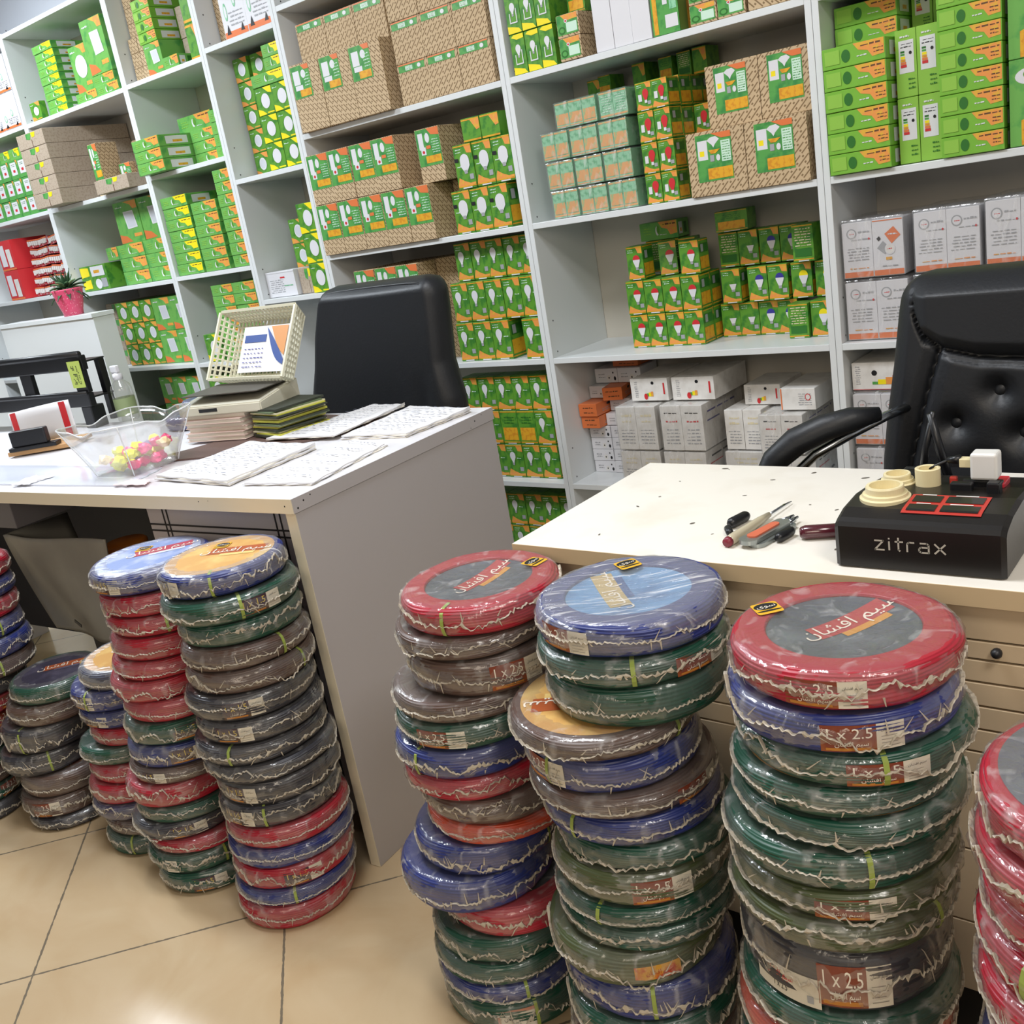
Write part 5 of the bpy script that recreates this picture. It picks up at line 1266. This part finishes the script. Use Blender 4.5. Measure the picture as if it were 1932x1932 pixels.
CC={'r':('#a31f31','red'),'b':('#2a3573','blue'),'g':('#1f4a3b','green'),'n':('#5a4740','brown'),'k':('#33333a','black'),'o':('#b9452a','orange red'),'v':('#4a5436','olive green'),'p':('#4b4b6a','violet blue'),'d':('#4a4d5c','slate')}
def cable_mat(k):
    m=bpy.data.materials.new('cable_'+CC[k][1].replace(' ','_')); m.use_nodes=True; nt=m.node_tree; b=nt.nodes['Principled BSDF']
    b.inputs['Base Color'].default_value=lin(CC[k][0]); b.inputs['Roughness'].default_value=.38; b.inputs['Specular IOR Level'].default_value=.5
    return m
CM={k:cable_mat(k) for k in CC}
RN,HN=.127,.047
def coil_mesh(var,inner):
    """wound cable ring with visible windings"""
    rnd=random.Random(var); path=[]
    def seg(p,q,n):
        for i in range(n): path.append((p[0]+(q[0]-p[0])*i/n,p[1]+(q[1]-p[1])*i/n,(q[1]-p[1],p[0]-q[0])))
    c=.013
    seg((inner,0),(RN-c,0),14)
    for i in range(6): a=-PI/2+PI/2*i/6; path.append((RN-c+c*math.cos(a),c+c*math.sin(a),(math.cos(a),math.sin(a))))
    seg((RN,c),(RN,HN-c),22)
    for i in range(6): a=PI/2*i/6; path.append((RN-c+c*math.cos(a),HN-c+c*math.sin(a),(math.cos(a),math.sin(a))))
    seg((RN-c,HN),(inner,HN),22)
    seg((inner,HN),(inner,0),3)
    # resample by arc length and add windings
    L=[0]
    for i in range(1,len(path)): L.append(L[-1]+math.hypot(path[i][0]-path[i-1][0],path[i][1]-path[i-1][1]))
    prof=[];N=124
    for i in range(N):
        s=L[-1]*i/N; j=max(k for k in range(len(L)) if L[k]<=s); j2=min(j+1,len(path)-1); f=(s-L[j])/max(1e-6,L[j2]-L[j])
        x=path[j][0]+(path[j2][0]-path[j][0])*f; z=path[j][1]+(path[j2][1]-path[j][1])*f
        nx,nz=path[j][2]; l=math.hypot(nx,nz) or 1; r=.0015*abs(math.sin(PI*s/.0046)); prof.append((x+nx/l*r,z+nz/l*r))
    ph=[rnd.random()*6 for _ in range(8)]
    def fn(r,z,th,i):
        w_=(r-inner)/(RN-inner)
        dz=.0016*math.sin(2*th+ph[0])+.0009*math.sin(5*th+ph[1]+z*60)
        dr=.0014*math.sin(3*th+ph[2]+z*90)+.0008*math.sin(7*th+ph[3]+z*200)
        return r+dr*w_,min(HN,max(0,z+dz*w_*(1 if z>.01 else .2)))
    o=lathe('wire',prof,MATS['black_plastic'],None,72,True,fn); me=o.data; bpy.data.objects.remove(o); return me
COILM=[coil_mesh(v,.088) for v in range(3)]
COLORED={}
def colored(v,k):
    if (v,k) not in COLORED:
        me=COILM[v].copy(); me.materials.clear(); me.materials.append(CM[k]); COLORED[(v,k)]=me
    return COLORED[(v,k)]
def film_mesh(var):
    rnd=random.Random(50+var); ph=[rnd.random()*6 for _ in range(12)]
    prof=[(0,-.0004),(.05,-.0004),(.10,-.0004),(.117,-.0002),(.1265,.006),(.130,.013),(.1308,.020),(.1312,.0235),(.1308,.028),(.130,.034),(.1265,.042),(.1185,.0478),(.110,.0484),(.095,.0480),(.07,.0452),(.04,.0425),(.0,.0415)]
    tab=[[rnd.gauss(0,1) for _ in range(len(prof))] for _ in range(96)]
    def fn(r,z,th,i):
        k=int(round(th/(2*PI)*96))%96; t=tab[k][i]
        if 4<=i<=11: r+=.0011*t+.0012*math.sin(5*th+ph[0]+i)+.0008*math.sin(11*th+ph[1])
        elif i>11: z+=.0003*t*(1 if r>.02 else 0)
        return r,z
    o=lathe('f',prof,MATS['film'],None,96,False,fn); me=o.data; bpy.data.objects.remove(o); return me
FILMM=[film_mesh(v) for v in range(4)]
SEAMW=mat('seam_film','#b9b0a0',.4,.5); 
def seam_mesh(var):
    rnd=random.Random(90+var); n=230; zc=.021; V=[];Fc=[]; z=0; zs=[]
    amp=(.0016,.0028,.005,.0035)[var]
    for k in range(n):
        z+=rnd.gauss(0,amp*.8); z*=.8; zs.append(z+(.0022 if k%2 else -.0022)*rnd.random()*(.6 if var else 1)+.007*math.sin(2*PI*k/n*2+var)*(.35 if var<2 else 1))
    for k in range(n):
        th=2*PI*k/n; z=zc+zs[k]; w_=.0006+.0016*rnd.random()**5*(1+var*.8); r=.1314+.0004*rnd.random()
        for (dr,dz) in ((0,-w_),(.0011,0),(0,w_),(-.0035,0)): V.append(((r+dr)*math.cos(th),(r+dr)*math.sin(th),z+dz))
    for k in range(n):
        for j in range(4): Fc.append((k*4+j,((k+1)%n)*4+j,((k+1)%n)*4+(j+1)%4,k*4+(j+1)%4))
    # loose creases of film pulled away from the seam
    for q in range(14+6*var):
        th=rnd.random()*2*PI; z0=zc+rnd.uniform(-.004,.004); l=rnd.uniform(.006,.019); d=rnd.choice((-1,1)); tw=rnd.uniform(-.12,.12); b=len(V)
        for t in range(5):
            f=t/4; a=th+tw*f; z=min(.040,max(.006,z0+d*l*f)); w_=.0011*(1-f)+.0003; r=.1317-.001*f-(.0035*max(0,abs(z-.0235)/.0235-.55) if abs(z-.0235)>.013 else 0)
            for s in (-1,1): V.append(((r)*math.cos(a+s*w_/r),(r)*math.sin(a+s*w_/r),z))
        for t in range(4): k=b+t*2; Fc.append((k,k+1,k+3,k+2))
    me=bpy.data.meshes.new('seam'); me.from_pydata(V,[],Fc); me.materials.append(SEAMW); return me
SEAMM=[seam_mesh(v) for v in range(4)]
def bend(V,R,zc,a0=0):
    """wrap a flat drawing (x right, y up) round the coil wall; x=0 lies at angle 0, seen from outside"""
    return [(R*math.cos(v[0]/R+a0),R*math.sin(v[0]/R+a0),zc+v[1]) for v in V]
def label_mesh(ty):
    V=[];Fc=[];I=[]; mats=[]
    def mi(m):
        if m not in mats: mats.append(m)
        return mats.index(m)
    def rect(x0,x1,y0,y1,R,m):
        n=max(1,int((x1-x0)/.006)); b=len(V)
        for k in range(n+1):
            x=x0+(x1-x0)*k/n
            for y in (y0,y1): V.append(bend([(x,y)],R,0)[0])
        for k in range(n): q=b+2*k; Fc.append((q,q+2,q+3,q+1)); I.append(mi(m))
    def text(s,size,x,y,R,m,sx=1):
        tv,tf=text_geo(s,size); b=len(V)
        # long faces are cut finely enough by the font outline; bend each vertex
        V.extend(bend([(v.x*sx+x,v.y+y) for v in tv],R,0)); 
        for f in tf: Fc.append(tuple(b+i for i in f)); I.append(mi(m))
    R=.1290
    W=mat('label_white','#d3cdbd',.5)
    if ty==25:
        B=mat('label_brown','#7c3826',.45,noise=('#8d4a22',60,.5,.65)); T_=mat('label_text','#ebe4d6',.5)
        rect(-.045,.012,-.0165,.0165,R,B); rect(.012,.042,-.0165,.0165,R,W)
        text('1 x 2.5',.0185,-.0165,.0055,R+.0005,T_); text(AFSHAN,.0078,-.0135,-.0070,R+.0005,T_); rect(-.040,.006,-.0150,-.0115,R+.0003,mat('label_ochre','#b3752c',.5))
        text(AFSHAN,.0046,.027,.0085,R+.0005,M('black')); 
        for k in range(4): rect(.017,.037-.003*(k%2),-.0128+k*.0042,-.0121+k*.0042,R+.0004,mat('label_rule','#8f8a80',.6))
    elif ty==15:
        B=mat('label_plum','#43303c',.45,noise=('#5a4630',60,.5,.65)); T_=mat('label_yellow','#dcc352',.5)
        rect(-.043,.010,-.0155,.0155,R,B); rect(.010,.038,-.0155,.0155,R,W)
        text('1 x 1.5',.0170,-.0165,.0050,R+.0005,T_); text(AFSHAN,.0070,-.0145,-.0065,R+.0005,W); rect(-.038,.004,-.0140,-.0110,R+.0003,mat('label_ochre','#b3752c',.5))
        text(AFSHAN,.0042,.024,.0080,R+.0005,M('black'))
        for k in range(3): rect(.014,.034,-.012+k*.0045,-.0113+k*.0045,R+.0004,mat('label_rule','#8f8a80',.6))
    elif ty==0:
        rect(-.016,.016,-.0155,.0155,R,W)
        for k in range(5): rect(-.012,.012-.003*(k%2),-.012+k*.0052,-.0112+k*.0052,R+.0004,mat('label_rule','#8f8a80',.6))
    elif ty==2:
        rect(-.038,.030,-.010,.010,R,mat('label_amber','#c8922e',.45,noise=('#b5441f',40,.5,.6))); text(AFSHAN,.009,-.002,0,R+.0005,mat('label_red','#a8341f',.5))
    elif ty==3:
        rect(-.036,.036,-.018,.017,R,mat('label_rose','#b98067',.5)); rect(-.031,.031,-.016,.012,R+.0003,W); text(AFSHAN,.011,0,.005,R+.0006,M('black')); text('M C',.005,0,-.0035,R+.0006,M('black')); text('1.5',.005,0,-.0095,R+.0006,M('black'))
    elif ty==4:
        rect(-.050,.045,-.012,.012,R,W); text('1 x 2.5',.008,-.010,-.005,R+.0005,M('black')); text(AFSHAN,.009,-.010,.005,R+.0005,M('red')); rect(.028,.036,-.009,-.003,R+.0005,M('grey'))
    me=bpy.data.meshes.new('label'); me.from_pydata(V,[],Fc)
    for m in mats: me.materials.append(m)
    me.polygons.foreach_set('material_index',I); return me
_lm={}
def lab_mesh(t):
    if t not in _lm: _lm[t]=label_mesh(t)
    return _lm[t]
DISC={'gold':('#c99a58','#a8552c','#e0c078'),'blue':('#8295c4','#b04a58','#c9d0e0'),'grey':('#4a5059','#a93a3c','#c98d3c'),'sky':('#5f8fbd','#b9a06a','#2f4f86'),'lblue':('#7f9fc8','#7f9fc8','#6888b8'),'dark':('#3b3848','#a3542f','#5a5568'),'copper':('#5a5a62','#a85a34','#a85a34')}
_dm={}
def disc_mesh(kind):
    """printed card closing the middle of the coil, with its slanted band of lettering"""
    if kind in _dm: return _dm[kind]
    a,b,c=DISC[kind]; big=kind in('gold','blue','dark','copper'); R=.112 if big else .096
    V=[(0,0,0)];Fc=[];I=[]; n=56; rings=5
    for k in range(1,rings+1):
        r=R*k/rings; z=0 if big else -.012*(1-(k/rings)**2)
        for j in range(n): V.append((r*math.cos(2*PI*j/n),r*math.sin(2*PI*j/n),z))
    for j in range(n): Fc.append((0,1+j,1+(j+1)%n)); I.append(0)
    for k in range(rings-1):
        for j in range(n): q=1+k*n; Fc.append((q+j,q+n+j,q+n+(j+1)%n,q+(j+1)%n)); I.append(0)
    if not big: V[0]=(0,0,-.012)
    def z_(x,y): return (0 if big else -.012*(1-min(1,(x*x+y*y)/R/R)))+.0006
    def strip(x0,x1,y0,y1,mi,dz=0):
        m_=14; q=len(V)
        for i in range(m_+1):
            x=x0+(x1-x0)*i/m_
            for y in (y0,y1): V.append((x,y,z_(x,y)+dz))
        for i in range(m_): Fc.append((q+2*i,q+2*i+2,q+2*i+3,q+2*i+1)); I.append(mi)
    if kind not in('lblue',):
        s=R/.086
        strip(-.025*s,.072*s,.002*s,.030*s,1); strip(.0,.060*s,-.008*s,.002*s,2)
        tv,tf=text_geo(AFSHAN,.027*s); q=len(V); V.extend([(v.x+.022*s,v.y+.016*s,z_(v.x+.022*s,v.y+.016*s)+.0008) for v in tv])
        for f in tf: Fc.append(tuple(q+i for i in f)); I.append(3)
    me=bpy.data.meshes.new('disc'); me.from_pydata(V,[],Fc)
    for i,m_ in enumerate((mat('card_'+kind,a,.4,noise=(c if kind not in('grey','copper') else '#6d747c',14,.5,.75)),mat('band_'+kind,b,.4),mat('stripe_'+kind,c,.4),mat('card_text','#e9dfd0',.4))): me.materials.append(m_)
    me.polygons.foreach_set('material_index',I); me.update(); _dm[kind]=me; return me
def sticker_mesh():
    V=[];Fc=[];I=[]
    def ell(rx,ry,y,z,mi,n=28):
        q=len(V); V.extend([(rx*math.cos(2*PI*k/n),y+ry*math.sin(2*PI*k/n),z) for k in range(n)]); Fc.append(tuple(range(q,q+n))); I.append(mi)
    def rr(w_,h,z,mi):
        q=len(V); n=6; r=.004
        for cx_,cy_,a0 in ((w_-r,h-r,0),(-w_+r,h-r,PI/2),(-w_+r,-h+r,PI),(w_-r,-h+r,3*PI/2)):
            for k in range(n+1): a=a0+PI/2*k/n; V.append((cx_+r*math.cos(a),cy_+r*math.sin(a),z))
        Fc.append(tuple(range(q,len(V)))); I.append(mi)
    rr(.0165,.0165,0,0); ell(.0150,.0095,.005,.0003,1); ell(.0158,.0022,-.0085,.0003,1)
    tv,tf=text_geo('\uFEEF\uFEEE\uFEB3',.0125); q=len(V); V.extend([(v.x,v.y+.005,.0007) for v in tv])
    for f in tf: Fc.append(tuple(q+i for i in f)); I.append(2)
    me=bpy.data.meshes.new('sticker'); me.from_pydata(V,[],Fc)
    for m_ in (mat('sticker_gold','#d9a82c',.4),mat('sticker_navy','#14161f',.4),mat('card_text','#e9dfd0',.4)): me.materials.append(m_)
    me.polygons.foreach_set('material_index',I); return me
STK=sticker_mesh()
def link(me,name,par,loc=(0,0,0),rz=0):
    o=bpy.data.objects.new(name,me); COL.objects.link(o); o.parent=par; o.location=loc; o.rotation_euler=(0,0,rz); return o
TIE=mat('tie_tape','#8fa04a',.45)
def tie_mesh():
    V=[];Fc=[]
    for s in (-.003,.003):
        for (r,z) in ((.100,.0492),(.1190,.0488),(.1285,.042),(.1318,.030),(.1322,.0235),(.1318,.017),(.1285,.006),(.118,-.0002)): V.append((r,s,z))
    for k in range(7): Fc.append((k,k+1,k+9,k+8))
    me=bpy.data.meshes.new('tie'); me.from_pydata(V,[],Fc); me.materials.append(TIE); return me
TIEM=tie_mesh()
SN={'A0':'first','A1':'second','A2':'third','B':'fourth','C':'fifth','D':'sixth','E':'seventh','F':'eighth','G':'ninth'}
OR2=['topmost','second','third','fourth','fifth','sixth','seventh','eighth','ninth','tenth','eleventh','twelfth','thirteenth','fourteenth','fifteenth','sixteenth','seventeenth','eighteenth']
rc=random.Random(77)
def coil(x,y,R,z,th,ck,lab,disc,stack,i,rot=None,film=True,sticker=None,lab2=None,label=None,group=None,tilt=0):
    cam_az=math.atan2(-y,-x)
    if label is None:
        nm='%s film-wrapped cable coil, %s%s, %s stack from the left'%(CC[ck][1],OR2[i],'' if i==0 else ' from top',SN[stack])
    else: nm=label
    t=empty('cable_coil',(x,y,z+.0012),0,label=nm,cat='cable coil',group=group or 'cable coils in the %s stack from the left'%SN[stack])
    t.scale=(R/RN*.968,R/RN*.968,(th-.0010)/(HN+.0040)); t.rotation_euler=(tilt*math.sin(cam_az),-tilt*math.cos(cam_az),0)
    a=rc.random()*6.28
    link(colored(rc.randrange(3),ck),'cable_ring',t,(0,0,.0006),a)
    link(disc_mesh(disc or ('gold' if ck in('n',) else 'grey' if ck!='b' else 'lblue')),'centre_card',t,(0,0,.0452 if disc not in('gold','blue','dark','copper') else .0484),rot if rot is not None else rc.random()*6)
    if disc in('gold','blue','dark'): pass
    fo=link(FILMM[rc.randrange(4)],'plastic_wrap',t,(0,0,.0010),rc.random()*6)
    if disc in('gold','blue','sky') and i==0:
        fo.rotation_euler=(0,0,.6); fo.material_slots[0].link='OBJECT'; fo.material_slots[0].material=MATS['film_streak']
    link(SEAMM[rc.randrange(4)],'wrap_seam',t,(0,0,rc.uniform(-.004,.006)),rc.random()*6)
    if lab: link(lab_mesh(lab[1]),'size_label',t,(0,0,.0235),cam_az+lab[0])
    if lab2: link(lab_mesh(lab2[1]),'size_label',t,(0,0,.0235+lab2[2]),cam_az+lab2[0])
    if sticker: 
        s=link(STK,'brand_sticker',t,(sticker[0],sticker[1],.0497),sticker[2])
    if rc.random()<.35: link(TIEM,'tie_tape',t,(0,0,0),cam_az+rc.uniform(-.9,.9))
    return t
cz=math.radians(40.5)   # picture-right direction on the ground
for sk in ('A1','A2','B','C','D','E','F'):
    for i,(x,y,R,z,th,ck,lab,disc) in enumerate(STACKS[sk]):
        st_=None; rot=None; l2=None
        if sk=='A2' and i==0: y-=.014
        if sk=='B': x-=.007; y-=.005
        if i==0:
            rot={'A1':.9,'A2':.7,'B':.9,'C':.5,'D':1.5,'E':2.4,'F':cz+.35}[sk]
            st_={'B':(-.05,.02,.6),'C':(-.045,.04,.5),'D':(.055,.078,1.5),'E':(-.045,.075,1.0),'F':(-.098,.012,cz+.1),'A1':(.05,.075,.8),'A2':(.0,.09,.6)}[sk]
        if sk=='F' and i==8: l2=(-.62,4,-.010)
        coil(x,y,R,z,th,ck,lab,disc,sk,i,rot,True,st_,l2)
# lower coils that carry the three near stacks down to the floor
def fill(sk,x,y,R,ztop,cols,start,labs={}):
    n=len(cols); th=ztop/n
    for k,c in enumerate(cols):
        coil(x+rc.uniform(-.006,.006),y+rc.uniform(-.006,.006),R,ztop-th*(k+1),th,c,labs.get(k),None,sk,start+k)
fill('D',-1.045,1.018,.125,STACKS['D'][-1][3],'gg' if STACKS['D'][-1][3]>.07 else 'g',len(STACKS['D']),{0:(-.1,3)})
fill('E',-.752,1.018,.13,STACKS['E'][-1][3],'gng',len(STACKS['E']))
fill('F',-.432,1.002,.134,STACKS['F'][-1][3],'gogggbg',len(STACKS['F']))
# first stack at the left frame edge, ninth at the right frame edge
offs=(.103,.098,.094,.09,.098,.09,.05,.03,0,-.02,-.03,-.04,-.05,-.05)
for i,c in enumerate('rbrbbnkrrkgngk'):
    coil(-2.70+.792*offs[i],.88+.61*offs[i],.113,.0492*(13-i),.0492,c,{7:(.75,25),8:(.7,25),12:(.75,25)}.get(i),None,'A0',i)
for i,c in enumerate('rrrrrrbrgrrrgr'):
    coil(-.109+rc.uniform(-.006,.006),.917+rc.uniform(-.006,.006),.135,.0518*(13-i),.0518,c,{0:(-.55,0),2:(-.45,0),4:(-.4,0)}.get(i),'copper' if i==0 else None,'G',i,sticker=(-.01,.06,.3) if i==0 else None,rot=1.2)
# two blue coils on the left desk behind the notebooks
coil(-2.575,1.69,.100,HT+.001,.040,'b',None,'lblue','B',0,label='blue cable coil lying on the left desk beside the notebooks',group='blue coils on the left desk',sticker=None)
coil(-2.545,1.71,.075,HT+.0425,.036,'b',None,'lblue','B',0,label='smaller blue cable coil stacked behind the cream basket',group='blue coils on the left desk')
